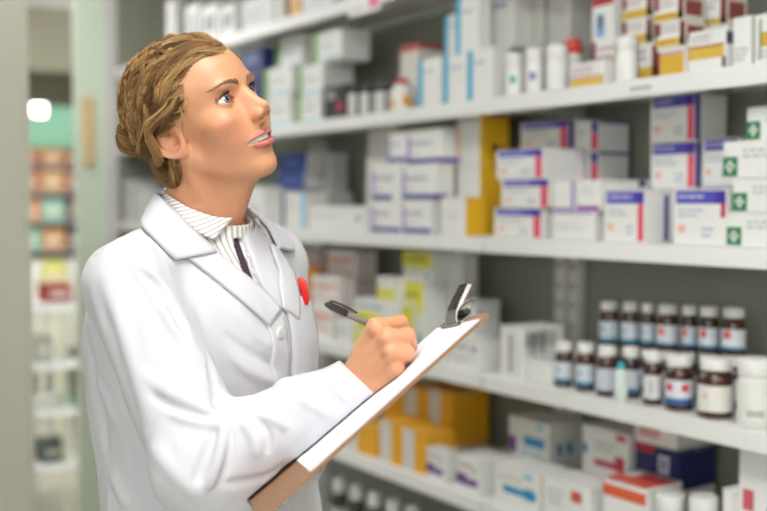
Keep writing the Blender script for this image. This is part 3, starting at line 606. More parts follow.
# tall cabinet with brown packs and the green fascia
XF = -7.4
ya, _ = far_pt(10, 150, XF); yb_, _ = far_pt(90, 150, XF)
r = empty('display_cabinet', (XF - .2, (ya + yb_) / 2, 0)); tag(r, 'tall display cabinet full of brown packs beneath a pale green fascia', 'cabinet')
hw = (yb_ - ya) / 2
_, zf0 = far_pt(50, 148, XF); _, zf1 = far_pt(50, 104, XF)
b = MB(); b.box(-.21, -.19, -hw, hw, 0, zf0, mat('cabinet_back', '8f8a80', rough=.6)); b.build('back_panel', r)
b = MB(); b.box(-.2, .06, -hw, hw, zf0, zf1, mat('green_fascia', '9edcb8', rough=.5)); b.build('fascia', r)
tiers = [.05, .45, .80, 1.13, 1.33, 1.53, 1.71]
for zz in tiers:
    b = MB(); b.box(-.19, .1, -hw, hw, zz - .02, zz, M_WHITE); b.build('shelf', r)
for s_ in (-1, 1):
    b = MB(); b.box(-.19, .1, s_ * hw - .01, s_ * hw + .01, 0, zf0, M_WHITE); b.build('side_panel', r)
cy0 = (ya + yb_) / 2
palette = {1.71: ['a8643c', 'c88848', '9a5a3c'], 1.53: ['b87040', 'd09a5a', 'a0603c'], 1.33: ['d8864a', '8cc0a8', '5a2c20'], 1.13: ['7fb898', 'c88a4c', '4a2a22'], .8: ['e4e0d4', 'd8d070', 'd9d6cc'], .45: ['c9c6ba', 'b8b4a8', 'd4d0c4']}
words_ = {1.71: 'top', 1.53: 'second', 1.33: 'third', 1.13: 'fourth', .8: 'fifth', .45: 'sixth'}
cols_ = {'a8643c': 'brown', 'c88848': 'tan', '9a5a3c': 'dark brown', 'b87040': 'russet', 'd09a5a': 'sandy', 'a0603c': 'brown', 'd8864a': 'orange', '8cc0a8': 'sea green', '5a2c20': 'very dark', '7fb898': 'green', 'c88a4c': 'tan', '4a2a22': 'very dark',
         'e4e0d4': 'cream', 'd8d070': 'yellowish', 'd9d6cc': 'white', 'c9c6ba': 'pale grey', 'b8b4a8': 'grey', 'd4d0c4': 'off white'}
for zz, pal in palette.items():
    n = 3; wj = 2 * (hw - .03) / n
    for j in range(n):
        b = MB(); h = (.11 if zz > 1.6 else .14) if zz > 1 else .26
        b.box(-.2, 0, 0, wj - .012, 0, h, M(pal[j]), .003); b.box(0, .001, .03, wj - .05, h * .3, h * .6, M('d8c8b0'))
        o = b.build('stock_box', loc=(XF + .06, cy0 - hw + .03 + j * wj, zz + .001))
        tag(o, '%s pack on the %s tier of the cabinet beyond the doorway' % (cols_[pal[j]], words_[zz]), 'box', 'packs in the far display cabinet')
# bright lamp in front of the green fascia
yl_, zl_ = far_pt(43, 109, -7.2)
r = empty('wall_lamp', (-7.335, yl_, zl_)); tag(r, 'small glowing white lamp on the green fascia beyond the doorway', 'lamp')
b = MB(); b.box(0, .03, -.042, .042, -.042, .042, M_WHITE, .003); b.build('lamp_housing', r)
b = MB(); b.box(.0305, .06, -.037, .037, -.037, .037, mat('far_lamp', 'f2fff6', emit=6)); b.build('diffuser', r)
# ================================================================ the woman
# everything of hers is modelled in the frame (right, forward, up) turned about the vertical, origin under the camera
def nrm(v): v = np.asarray(v, float); return v / np.linalg.norm(v)
def A3(*p): return np.array(p, float)
def length(v): return np.sqrt((v * v).sum(-1))
def smin(a, b, k):
    h = np.maximum(k - np.abs(a - b), 0) / k
    return np.minimum(a, b) - h * h * h * k / 6
def smax(a, b, k): return -smin(-a, -b, k)
def ell(p, c, r):
    q = p - A3(*c); r = A3(*r)
    k0 = length(q / r); k1 = length(q / (r * r)) + 1e-9
    return k0 * (k0 - 1) / k1
def sph(p, c, r): return length(p - A3(*c)) - r
def rcone(p, a, b, ra, rb):
    a = A3(*a); b = A3(*b); ba = b - a; l2 = ba @ ba
    t = np.clip(((p - a) @ ba) / l2, 0, 1)
    return length(p - a - t[:, None] * ba) - (ra + (rb - ra) * t)
def chain(p, pts, rs, k):
    d = None
    for i in range(len(pts) - 1):
        e = rcone(p, pts[i], pts[i + 1], rs[i], rs[i + 1]); d = e if d is None else smin(d, e, k)
    return d
def sstep(x, a, b):
    t = np.clip((x - a) / (b - a), 0, 1); return t * t * (3 - 2 * t)
def vnoise(p, seed=0):
    """smooth value noise in 3d, -1..1"""
    i = np.floor(p).astype(np.int64); f = p - i; u = f * f * f * (f * (f * 6 - 15) + 10)
    def h(ix, iy, iz):
        n = (ix * 374761393 + iy * 668265263 + iz * 2147483647 + seed * 974711) & 0xffffffff
        n = ((n ^ (n >> 13)) * 1274126177) & 0xffffffff
        return ((n ^ (n >> 16)) & 0xffff) / 32767.5 - 1
    r = 0
    for dx in (0, 1):
        for dy in (0, 1):
            for dz in (0, 1):
                w = (u[:, 0] if dx else 1 - u[:, 0]) * (u[:, 1] if dy else 1 - u[:, 1]) * (u[:, 2] if dz else 1 - u[:, 2])
                r = r + w * h(i[:, 0] + dx, i[:, 1] + dy, i[:, 2] + dz)
    return r
def regional(fn, lo, hi, pad=.03):
    """evaluate a costly field only near its box; a plain box distance elsewhere"""
    lo = A3(*lo); hi = A3(*hi); c = (lo + hi) / 2; e = (hi - lo) / 2
    def g(p):
        q = np.maximum(np.abs(p - c) - e, 0); d = length(q)
        m = d < pad
        out = d + 0.0
        out[~m] = d[~m]
        if m.any(): out[m] = fn(p[m])
        return out
    return g
def axis_grid(lo, hi, h, fine=()):
    """grid coordinates with spacing h, finer inside the given (lo, hi, h) intervals"""
    x = [lo]
    while x[-1] < hi:
        s = h
        for (a, b, hh) in fine:
            if a - 1e-9 <= x[-1] < b: s = min(s, hh)
        x.append(x[-1] + s)
    return np.array(x)
def surface_net(f, xs, ys, zs, steps=(16, 4), proj=2, slack=1.5):
    axs = (xs, ys, zs); n = [len(a) - 1 for a in axs]
    cur = None
    for st in steps:
        if cur is None:
            g = [np.arange(0, m, st) for m in n]
            idx = np.stack(np.meshgrid(*g, indexing='ij'), -1).reshape(-1, 3)
        else:
            k = prev // st
            off = np.stack(np.meshgrid(*[np.arange(k) * st] * 3, indexing='ij'), -1).reshape(-1, 3)
            idx = (cur[:, None, :] + off[None]).reshape(-1, 3)
            idx = idx[(idx < np.array(n)).all(1)]
        lo = np.stack([axs[a][idx[:, a]] for a in range(3)], 1)
        hi = np.stack([axs[a][np.minimum(idx[:, a] + st, n[a])] for a in range(3)], 1)
        d = f((lo + hi) / 2)
        cur = idx[np.abs(d) < length(hi - lo) / 2 * slack + .002]; prev = st
    off = np.stack(np.meshgrid(*[np.arange(prev)] * 3, indexing='ij'), -1).reshape(-1, 3)
    cells = (cur[:, None, :] + off[None]).reshape(-1, 3)
    cells = cells[(cells < np.array(n)).all(1)]
    N1, N2 = len(ys), len(zs)
    cid = lambda c: (c[..., 0].astype(np.int64) * N1 + c[..., 1]) * N2 + c[..., 2]
    co = np.array([[i, j, k] for i in (0, 1) for j in (0, 1) for k in (0, 1)])
    ids = cid(cells[:, None, :] + co[None])
    u, inv = np.unique(ids, return_inverse=True); inv = inv.reshape(ids.shape)
    cz = u % N2; cy_ = (u // N2) % N1; cx = u // (N1 * N2)
    val = f(np.stack([xs[cx], ys[cy_], zs[cz]], 1))
    cv = val[inv]; act = (cv.min(1) < 0) & (cv.max(1) >= 0)
    cells = cells[act]; cv = cv[act]
    cpos = np.stack([np.stack([axs[a][cells[:, a] + co[q, a]] for a in range(3)], 1) for q in range(8)], 1)
    acc = np.zeros((len(cells), 3)); cnt = np.zeros(len(cells))
    for a in range(8):
        for b in range(a + 1, 8):
            if np.abs(co[a] - co[b]).sum() != 1: continue
            va, vb = cv[:, a], cv[:, b]; m = (va < 0) != (vb < 0)
            t = np.where(m, va / np.where(np.abs(va - vb) < 1e-12, 1, va - vb), 0)
            acc += np.where(m[:, None], cpos[:, a] + (cpos[:, b] - cpos[:, a]) * t[:, None], 0); cnt += m
    V = acc / cnt[:, None]
    lo = cpos[:, 0]; hi = cpos[:, 7]
    for _ in range(proj):
        h = 4e-4; d0 = f(V)
        g = np.stack([f(V + np.eye(3)[a] * h) - d0 for a in range(3)], 1) / h
        stp = d0[:, None] * g / np.maximum((g * g).sum(1), .2)[:, None]
        V = np.clip(V - stp, lo - (hi - lo) * .15, hi + (hi - lo) * .15)
    key = cid(cells); order = np.argsort(key); sk = key[order]
    def find(c):
        k = cid(c); j = np.clip(np.searchsorted(sk, k), 0, len(sk) - 1)
        return np.where(sk[j] == k, order[j], -1)
    quads = []
    for a in range(3):
        b, c = [(1, 2), (2, 0), (0, 1)][a]
        # edge along axis a that starts at the cell's low corner
        q1 = np.zeros(3, int); q1[a] = 1
        i0 = 0; i1 = int(np.where((co == q1).all(1))[0][0])
        m = (cv[:, i0] < 0) != (cv[:, i1] < 0)
        cc = cells[m]; eb = np.zeros(3, int); eb[b] = 1; ec = np.zeros(3, int); ec[c] = 1
        f0 = find(cc); f1 = find(cc - eb); f2 = find(cc - eb - ec); f3 = find(cc - ec)
        ok = (f1 >= 0) & (f2 >= 0) & (f3 >= 0)
        q = np.stack([f0, f1, f2, f3], 1)[ok]; flip = (cv[m, i0] < 0)[ok]
        q[~flip] = q[~flip][:, ::-1]
        quads.append(q)
    return V, np.concatenate(quads)
def mesh_from(name, V, Q, m, parent, base, smooth=True, col=None):
    me = bpy.data.meshes.new(name)
    V = np.asarray(V, np.float32) - np.asarray(base, np.float32); Q = np.asarray(Q, np.int32)
    me.vertices.add(len(V)); me.vertices.foreach_set('co', V.ravel())
    k = Q.shape[1]
    me.loops.add(Q.size); me.loops.foreach_set('vertex_index', Q.ravel())
    me.polygons.add(len(Q)); me.polygons.foreach_set('loop_start', np.arange(0, Q.size, k, dtype=np.int32))
    me.polygons.foreach_set('use_smooth', np.full(len(Q), smooth))
    me.update(calc_edges=True); me.validate()
    me.materials.append(m)
    if col is not None:
        at = me.color_attributes.new('tint', 'FLOAT_COLOR', 'POINT')
        c4 = np.ones((len(V), 4), np.float32); c4[:, :3] = col; at.data.foreach_set('color', c4.ravel())
    return link(name, me, parent)
def grid_quads(nu, nv):
    i = np.arange(nu * nv).reshape(nu, nv)
    return np.stack([i[:-1, :-1], i[1:, :-1], i[1:, 1:], i[:-1, 1:]], -1).reshape(-1, 4)
def resample(P, n):
    P = np.asarray(P, float); s = np.r_[0, np.cumsum(length(np.diff(P, axis=0)))]; t = np.linspace(0, s[-1], n)
    return np.stack([np.interp(t, s, P[:, a]) for a in range(P.shape[1])], 1)
def smooth_line(P, n):
    """a smooth curve through the points (Catmull-Rom), resampled evenly"""
    P = np.asarray(P, float); Q = np.vstack([2 * P[0] - P[1], P, 2 * P[-1] - P[-2]]); out = []
    for i in range(len(P) - 1):
        p0, p1, p2, p3 = Q[i:i + 4]
        for t in np.linspace(0, 1, 12, endpoint=False):
            out.append(.5 * (2 * p1 + (p2 - p0) * t + (2 * p0 - 5 * p1 + 4 * p2 - p3) * t * t + (3 * p1 - p0 - 3 * p2 + p3) * t ** 3))
    out.append(P[-1]); return resample(out, n)
CAMO = A3(0, 0, CAMZ)
def cast(f, px, d0=.9, d1=2.2):
    """points where the rays through the pixels first meet the field"""
    px = np.asarray(px, float); D = np.array([ray(*q) for q in px]); t = np.full(len(px), d0)
    bd = np.full(len(px), 9.0); bt = t.copy()
    for _ in range(160):
        d = f(CAMO + D * t[:, None]); u = d < bd; bd = np.where(u, d, bd); bt = np.where(u, t, bt)
        t = np.where(t < d1, t + np.clip(d * .6, -.01, .05), t)
    t = np.where(np.abs(d) < .003, t, bt); P = CAMO + D * t[:, None]
    for _ in range(4):      # rays that only graze the surface end at its nearest point
        d = f(P); h = 5e-4; g = np.stack([f(P + np.eye(3)[a] * h) - d for a in range(3)], 1) / h
        m = np.abs(d) > .0015; P[m] -= (d[:, None] * g / np.maximum((g * g).sum(1), .3)[:, None])[m]
    return P
def P3(px, py, d): return np.array(cam_pt(px, py, d)[:])
def sheet(name, G, thick, m, parent, base):
    """a grid of points (nu, nv, 3) as cloth with a real thickness, closed all round"""
    nu, nv, _ = G.shape
    du = np.gradient(G, axis=0); dv = np.gradient(G, axis=1); nn = np.cross(du, dv); nn /= np.maximum(length(nn), 1e-9)[..., None]
    if (nn * (CAMO - G)).sum(-1).mean() < 0: nn = -nn
    top = (G + nn * thick / 2).reshape(-1, 3); bot = (G - nn * thick / 2).reshape(-1, 3)
    q = grid_quads(nu, nv); n = nu * nv; i = np.arange(n).reshape(nu, nv)
    rim = np.r_[i[:, 0], i[-1, 1:], i[-2::-1, -1], i[0, -2:0:-1]]; r2 = np.roll(rim, -1)
    Q = np.vstack([q, q[:, ::-1] + n, np.stack([rim, r2, r2 + n, rim + n], 1)])
    o = mesh_from(name, np.vstack([top, bot]), Q, m, parent, base)
    bm = bmesh.new(); bm.from_mesh(o.data); bmesh.ops.recalc_face_normals(bm, faces=bm.faces); bm.to_mesh(o.data); bm.free()
    o.data.polygons.foreach_set('use_smooth', [True] * len(o.data.polygons))
    for p in o.data.polygons:
        if p.index >= 2 * len(q): p.use_smooth = False
    return o
# ---------------------------------------------------------------- pose
TH = math.radians(62)
FW = A3(math.sin(TH), -math.cos(TH), 0); LF = A3(math.cos(TH), math.sin(TH), 0); UP = A3(0, 0, 1)
NB = A3(-.256, 1.50, 1.430)                       # base of the neck
R_SH = A3(-.322, 1.352, 1.345); L_SH = A3(-.177, 1.640, 1.352)
R_EL = P3(205, 466, 1.275); R_WR = P3(352, 391, 1.268)
HY, HP, HR = math.radians(58), math.radians(17.5), math.radians(17)
def head_rot():
    f = A3(math.sin(HY), -math.cos(HY), 0); l = A3(math.cos(HY), math.sin(HY), 0)
    f2 = f * math.cos(HP) + UP * math.sin(HP); u2 = UP * math.cos(HP) - f * math.sin(HP)
    l3 = l * math.cos(HR) + u2 * math.sin(HR); u3 = u2 * math.cos(HR) - l * math.sin(HR)
    return np.stack([f2, l3, u3], 1)
HM = head_rot(); HO = A3(-.245, 1.466, 1.5535); HS = .96
def to_head(p): return (p - HO) @ HM / HS
def from_head(q): return np.asarray(q, float) * HS @ HM.T + HO
# clipboard plane
BA = P3(490, 312, 1.14); BB = P3(449, 317, 1.362); BC = P3(262, 517, 1.065)
b_l = nrm(BC - BA); b_w = BB - BA; b_w = nrm(b_w - (b_w @ b_l) * b_l); b_n = np.cross(b_l, b_w)
if b_n[2] < 0: b_n = -b_n
BLEN, BWID = .325, .225
def board(u, v, w=0): return BA + b_l * u + b_w * v + b_n * w
def board_box(p, m):
    q = np.stack([(p - BA) @ b_l, (p - BA) @ b_w, (p - BA) @ b_n], 1)
    c = A3(BLEN / 2, BWID / 2, -.001); e = A3(BLEN / 2 + m, BWID / 2 + m, .0022 + m)
    w = np.abs(q - c) - e
    return length(np.maximum(w, 0)) + np.minimum(w.max(1), 0)
def over_board(p, o):
    return o - (p - BA) @ b_n - 1.5 * np.maximum((p - BA) @ b_l - BLEN + .004, 0)
FEET = A3(-.235, 1.515, 0)
WOMAN = empty('woman', to_world(FEET), math.atan2(RY, RX))
tag(WOMAN, 'woman in white coat, blonde hair pinned up, looking up and writing on a clipboard', 'person')
# ---------------------------------------------------------------- head field (metres, head frame: x face, y her own left, z up)
EYE = A3(.0690, .0310, .0190); EYR = .0122
def head_core(q):
    y = np.abs(q[:, 1]); s = np.stack([q[:, 0], y, q[:, 2]], 1)
    d = ell(s, (-.007, 0, .044), (.092, .071, .079))
    d = smin(d, ell(s, (.030, 0, .053), (.060, .060, .054)), .03)          # forehead
    d = smin(d, ell(s, (.036, 0, -.022), (.053, .054, .068)), .03)         # mid face
    d = smin(d, rcone(s, (.004, .0415, -.042), (.064, .010, -.080), .0175, .0135), .034)   # jaw
    d = smin(d, sph(s, (.0708, 0, -.0815), .0132), .02)                    # chin
    d = smin(d, ell(s, (.056, .043, -.008), (.027, .022, .020)), .022)     # cheek
    d = smin(d, ell(s, (.056, .031, -.028), (.022, .022, .024)), .02)
    d = smin(d, ell(s, (.064, 0, -.044), (.0255, .026, .027)), .02)        # muzzle
    d = smin(d, ell(s, (.078, .020, .0375), (.012, .026, .0085)), .018)    # brow
    d = smax(d, -ell(s, (.0955, .029, .0180), (.0165, .0190, .0125)), .016)  # sockets
    return d
def head_field(q):
    y = np.abs(q[:, 1]); s = np.stack([q[:, 0], y, q[:, 2]], 1)
    d = head_core(q)
    # nose
    n = rcone(s, (.0838, 0, .030), (.1022, 0, -.0010), .0058, .0060)
    n = smin(n, rcone(s, (.1022, 0, -.0010), (.1098, 0, -.0066), .0060, .0064), .007)
    n = smin(n, ell(s, (.0985, .0098, -.0145), (.0110, .0052, .0064)), .008)
    n = smin(n, rcone(s, (.1080, 0, -.0115), (.0960, 0, -.0240), .0044, .0048), .006)
    n = smin(n, rcone(s, (.0880, 0, .010), (.0925, 0, -.010), .0112, .0122), .012)
    d = smin(d, n, .012)
    d = smax(d, -ell(s, (.1025, .0056, -.0205), (.0068, .0027, .0044)), .002)
    # eyelids and the opening between them
    d = smin(d, sph(s, EYE, EYR + .0019), .0055)
    yy = (s[:, 1] - EYE[1]) / .0157; e = np.clip(1 - yy * yy, 0, 1)
    zz = s[:, 2] - EYE[2] - .0009 * yy - .0003
    up_, dn = .0073 * e ** .75, .0049 * e ** .75
    d = smin(d, np.maximum(np.abs(sph(s, EYE, EYR + .0021)) - .0006, np.abs(zz - .0106 * np.clip(1 - yy * yy * .7, 0, 1)) - .0012), .003)   # lid fold
    op = np.maximum(np.maximum(zz - up_, -dn - zz), EYE[0] + .001 - s[:, 0])
    op = np.maximum(op, np.abs(yy) * .0157 - .0157)
    d = smax(d, -op, .0012)
    # lips, parted in a slight smile
    cz = -.0450
    ul = chain(s, [(.0670, .0325, cz + .0010), (.0850, .0180, cz + .0024), (.0900, .0060, cz + .0044), (.0902, 0, cz + .0034)], [.0024, .0044, .0050, .0048], .004)
    ll = chain(s, [(.0670, .0325, cz + .0010), (.0825, .0185, cz - .0068), (.0878, .0065, cz - .0100), (.0880, 0, cz - .0102)], [.0024, .0048, .0058, .0058], .004)
    d = smin(d, ul, .005); d = smin(d, ll, .005)
    d = smax(d, -ell(s, (.0800, 0, cz - .0016), (.0240, .0295, .0044)), .002)
    d = smax(d, -ell(s, (.0920, 0, -.0330), (.0035, .0028, .0060)), .004)      # philtrum
    d = smax(d, -ell(s, (.0895, 0, -.0655), (.0055, .0160, .0050)), .008)      # under the lower lip
    # ears
    c, sn = math.cos(.28), math.sin(.28)
    ex = (s[:, 0] + .013) * c + (s[:, 2] - .004) * sn; ez = -(s[:, 0] + .013) * sn + (s[:, 2] - .004) * c
    ey = s[:, 1] - .0735 + (ex + .012) * .50
    g = np.stack([ex, ey, ez], 1)
    rad = np.sqrt((ex / .0165) ** 2 + (ez / .0262) ** 2) + 1e-6
    ring = np.sqrt(((rad - 1) * .020) ** 2 + (ey - .002) ** 2) - .0036
    ring = np.maximum(ring, -(ex + .5 * ez) - .032)
    plate = ell(g, (-.001, -.003, 0), (.0160, .0040, .0250))
    anti = np.sqrt(((rad - .62) * .020) ** 2 + (ey - .0008) ** 2) - .0028
    anti = np.maximum(anti, ex - .006)
    ear = smin(smin(ring, plate, .004), anti, .004)
    ear = smin(ear, ell(g, (.004, -.001, -.0250), (.0070, .0040, .0080)), .005)
    ear = smax(ear, -ell(g, (.003, .0035, -.004), (.0080, .0085, .0105)), .003)
    ear = smin(ear, ell(g, (.0135, 0, -.004), (.004, .0045, .006)), .004)      # tragus
    d = smin(d, ear, .006)
    return d
neck_top = from_head((-.020, 0, -.040))
def neck_field(p):
    d = rcone(p, neck_top, NB + A3(0, 0, -.02) - FW * .006, .0480, .0545)
    d = smin(d, rcone(p, from_head((.030, 0, -.075)), NB + FW * .036 + A3(0, 0, -.015), .024, .022), .03)      # throat
    for sgn in (-1, 1):
        d = smin(d, rcone(p, from_head((-.012, sgn * .050, -.030)), NB + FW * .042 + LF * sgn * .016 + A3(0, 0, -.020), .011, .009), .018)
    return d
def head_world(p):
    return smin(head_field(to_head(p)) * HS, neck_field(p), .022)
head_reg = regional(head_world, HO - .17, HO + .17, .04)
# ---------------------------------------------------------------- right hand
# frame: from the wrist to the knuckles (hx), towards the thumb side (hy), out of the back of the hand (hz)
K_I, K_M, K_R, K_P = P3(376, 328, 1.236), P3(387, 338, 1.222), P3(392, 352, 1.217), P3(395, 369, 1.220)
def finger(k, p1, p2, p3, r): return [k, p1, p2, p3], [r * 1.08, r, r * .93, r * .84]
PEN0, PEN1 = P3(325, 303.5, 1.236), P3(415, 345.5, 1.302)
FING = [
    finger(K_I, P3(400, 323, 1.262), P3(406, 333, 1.290), P3(406, 343, 1.296), .0096),
    finger(K_M, P3(407, 336, 1.238), P3(409, 346, 1.268), P3(403, 352, 1.285), .0100),
    finger(K_R, P3(406, 353, 1.226), P3(405, 361, 1.254), P3(395, 361, 1.270), .0096),
    finger(K_P, P3(398, 375, 1.226), P3(393, 380, 1.248), P3(384, 377, 1.262), .0090),
]
TH_PTS = [P3(357, 372, 1.272), P3(374, 349, 1.300), P3(394, 340, 1.312), P3(406, 345, 1.306)]
def hand_world(p):
    d = rcone(p, R_WR, R_WR + (R_EL - R_WR) * .5, .0235, .032)
    wr = R_WR
    palm = None
    for k, off, r0, r1 in ((K_I, A3(.000, .004, .012), .0165, .0115), (K_M, A3(.001, .0, .004), .0175, .0118), (K_R, A3(.002, -.002, -.004), .0170, .0112), (K_P, A3(.004, -.002, -.012), .0160, .0104)):
        e = rcone(p, wr + off, k + A3(0, .006, 0), r0, r1)
        palm = e if palm is None else smin(palm, e, .010)
    # the fleshy palm side
    palm = smin(palm, ell(p, (P3(376, 362, 1.262)), (.026, .020, .026)), .014)
    palm = smin(palm, rcone(p, P3(362, 388, 1.252), P3(396, 377, 1.236), .0145, .011), .012)     # heel of the hand on the paper
    d = smin(d, palm, .016)
    for k in (K_I, K_M, K_R, K_P): d = smin(d, sph(p, k + A3(0, .0032, 0), .0098), .008)
    fd = None
    for pts, rs in FING:
        e = chain(p, pts, rs, .003)
        for j in (1, 2): e = smin(e, sph(p, pts[j], rs[j] * 1.01), .003)
        d = smin(d, e, .0065)
    d = smin(d, chain(p, TH_PTS, [.0145, .0120, .0105, .0088], .005), .008)
    d = np.maximum(d, .0047 - rcone(p, PEN0, PEN1, .0, .0))       # closes round the pen
    d = np.maximum(d, -((p - board(0, 0, .0019)) @ b_n))       # rests on the paper, does not sink in
    return d
hand_reg = regional(hand_world, np.minimum(R_WR, K_M) - .075, np.maximum(R_WR, K_M) + .075, .03)
# ---------------------------------------------------------------- left arm and hand, under the board
L_WR = board(.255, .285, -.014); L_EL = A3(-.165, 1.600, 1.105)
def left_world(p):
    d = rcone(p, L_SH, L_EL, .040, .034); d = smin(d, rcone(p, L_EL, L_WR, .034, .024), .02)
    palm = None
    for j in range(4):
        k = board(.215 - .019 * j, .222 - .004 * j, -.019)
        e = rcone(p, L_WR + (k - L_WR) * .12, k, .015, .0105); palm = e if palm is None else smin(palm, e, .01)
        e2 = chain(p, [k, k - b_w * .038 - b_l * .006 + b_n * .004, k - b_w * .060 - b_l * .010 + b_n * .0065, k - b_w * .078 - b_l * .012 + b_n * .0075], [.0094, .0086, .0078, .0070], .003)
        palm = smin(palm, e2, .003)
    d = smin(d, palm, .014)
    d = smax(d, np.where(((p - BA) @ b_w) < BWID + .004, (p - board(0, 0, -.0046)) @ b_n, -1), .0005)
    # the thumb closes over the far edge on to the paper
    th = chain(p, [L_WR + b_n * .012, board(.245, BWID + .014, .004), board(.220, BWID - .002, .0105), board(.200, BWID - .018, .0105)], [.0150, .0120, .0098, .0088], .004)
    th = np.maximum(th, -np.maximum(np.maximum(((p - BA) @ b_w) - BWID - .0014, (p - board(0, 0, .0022)) @ b_n), -((p - board(0, 0, -.0048)) @ b_n)))
    return smin(d, th, .004)
lo_l = np.minimum.reduce([L_SH, L_EL, L_WR, board(.12, .10, -.03)]) - .06; hi_l = np.maximum.reduce([L_SH, L_EL, L_WR, board(.12, .24, .01)]) + .06
left_reg = regional(left_world, lo_l, hi_l, .03)
# ---------------------------------------------------------------- trunk
TZ = np.array([.80, .93, 1.02, 1.10, 1.18, 1.26, 1.32, 1.37, 1.405, 1.44])
TZF = np.linspace(.80, 1.44, 161); _tk = np.exp(-.5 * (np.arange(-14, 15) * .004 / .020) ** 2); _tk /= _tk.sum(); TAB = {}
def table(z, vals):
    k = tuple(vals)
    if k not in TAB:
        v = np.interp(TZF, TZ, vals); TAB[k] = np.convolve(np.pad(v, 14, mode='edge'), _tk, mode='valid')
    return np.interp(z, TZF, TAB[k])
def trunk(p, hl, hf, cf, ca=0):
    z = p[:, 2]; q = p - A3(*NB); f = q @ FW - table(z, cf); l = q @ LF
    a = table(z, hl); b = table(z, hf)
    k0 = np.sqrt((f / b) ** 2 + (l / a) ** 2) + 1e-6; k1 = np.sqrt((f / b ** 2) ** 2 + (l / a ** 2) ** 2) + 1e-6
    d = k0 * (k0 - 1) / k1
    return np.maximum(d * .85, np.maximum(z - 1.44, .80 - z))
def body_trunk(p):
    d = trunk(p, [.165, .170, .155, .140, .145, .155, .160, .145, .085, .05], [.11, .115, .10, .092, .10, .115, .10, .08, .06, .05], [0, 0, .005, .01, .015, .02, .01, 0, 0, 0])
    for s in (R_SH, L_SH): d = smin(d, rcone(p, NB + A3(0, 0, -.045), s, .05, .045), .03)
    arm = smin(rcone(p, R_SH, R_EL, .043, .036), rcone(p, R_EL, R_WR + (R_EL - R_WR) * .1, .036, .026), .02)
    d = smin(d, np.maximum(arm, over_board(p, .005)), .02)
    return d
HIP = A3(-.238, 1.508, .86)
def legs(p):
    d = None
    for s in (-1, 1):
        h = HIP + LF * s * .085; k = FEET + LF * s * .085 + FW * .015 + A3(0, 0, .47); a = FEET + LF * s * .09 - FW * .01 + A3(0, 0, .07)
        e = smin(rcone(p, h, k, .085, .055), rcone(p, k, a, .053, .036), .02)
        e = smin(e, rcone(p, a + A3(0, 0, -.035), a + FW * .14 + A3(0, 0, -.045), .028, .022), .02)
        d = e if d is None else smin(d, e, .01)
    return d
legs_reg = regional(legs, FEET - A3(.25, .25, .02), HIP + A3(.25, .25, .05), .05)
trunk_reg = regional(body_trunk, A3(-.45, 1.20, .79), A3(.05, 1.72, 1.45), .05)
def body(p):
    d = smin(np.maximum(trunk_reg(p), -board_box(p, .001)), head_reg(p), .012)
    d = smin(d, hand_reg(p), .006); d = np.minimum(d, left_reg(p))
    return smin(np.maximum(d, np.where(p[:, 0] < -.055, .0042, .0011) - board_box(p, 0)), legs_reg(p), .02)
# ---------------------------------------------------------------- coat field
CUFF = P3(361, 380, 1.262); CUFN = nrm(A3(.66, .10, .74))
C_HL = [.200, .188, .174, .168, .172, .176, .168, .140, .095, .06]
C_HF = [.165, .152, .138, .138, .150, .158, .142, .105, .078, .062]
C_CF = [.024, .022, .018, .010, .000, -.004, -.004, -.002, 0, 0]
def sleeve_r(p):
    d = smin(rcone(p, R_SH, R_EL, .058, .060), rcone(p, R_EL, R_WR + (R_WR - R_EL) * .12, .062, .0365), .03)
    d = smin(d, rcone(p, P3(222, 486, 1.295), P3(318, 418, 1.280), .062, .040), .03)
    return np.maximum(d, over_board(p, .003))
def sleeve_l(p):
    return smin(rcone(p, L_SH, L_EL, .060, .054), rcone(p, L_EL, L_WR, .054, .036), .025)
def fold_lines():
    """creases of the cloth: polyline in the picture, its width and its height in metres"""
    return [
        ([(134, 265), (158, 288), (175, 316), (189, 350)], .0055, -.0045),
        ([(138, 262), (164, 288), (182, 316), (196, 346)], .008, .0030),
        ([(101, 268), (112, 300), (128, 345), (142, 392), (150, 430)], .011, .0050),
        ([(121, 262), (139, 290), (158, 322), (176, 345), (190, 352)], .009, -.0045),
        ([(160, 300), (178, 332), (200, 356), (214, 366)], .008, .0035),
        ([(206, 350), (212, 374), (216, 396), (219, 416)], .006, -.0060),
        ([(140, 372), (164, 388), (190, 402), (216, 414)], .008, .0045),
        ([(150, 392), (176, 408), (200, 416), (220, 420)], .0055, -.0050),
        ([(168, 412), (192, 420), (212, 424), (228, 426)], .006, .0050),
        ([(218, 422), (212, 440), (204, 460), (194, 486)], .0055, -.0058),
        ([(224, 424), (222, 444), (216, 466), (208, 492)], .006, .0060),
        ([(229, 424), (230, 446), (226, 466), (218, 486)], .0048, -.0050),
        ([(240, 420), (250, 430), (256, 444), (256, 460)], .006, .0050),
        ([(248, 416), (262, 426), (268, 440), (266, 456)], .0045, -.0045),
        ([(262, 414), (276, 420), (290, 430)], .006, .0030),
        ([(216, 484), (240, 482), (266, 476), (292, 462)], .005, -.0025),
        ([(300, 398), (318, 408), (334, 418)], .006, .0025),
        ([(320, 384), (334, 398), (346, 410)], .006, -.0022),
        ([(150, 440), (166, 462), (186, 484), (204, 500)], .010, .0040),
        ([(228, 352), (250, 372), (276, 382), (300, 384)], .007, .0040),
        ([(222, 330), (246, 350), (272, 364), (300, 370)], .006, -.0030),
        ([(232, 300), (246, 322), (262, 340), (284, 352)], .008, .0025),
        ([(86, 330), (92, 372), (100, 414), (110, 460)], .010, -.0045),
        ([(92, 372), (108, 404), (120, 432)], .006, .0035),
        ([(112, 470), (120, 490), (128, 509)], .008, .0045),
    ]
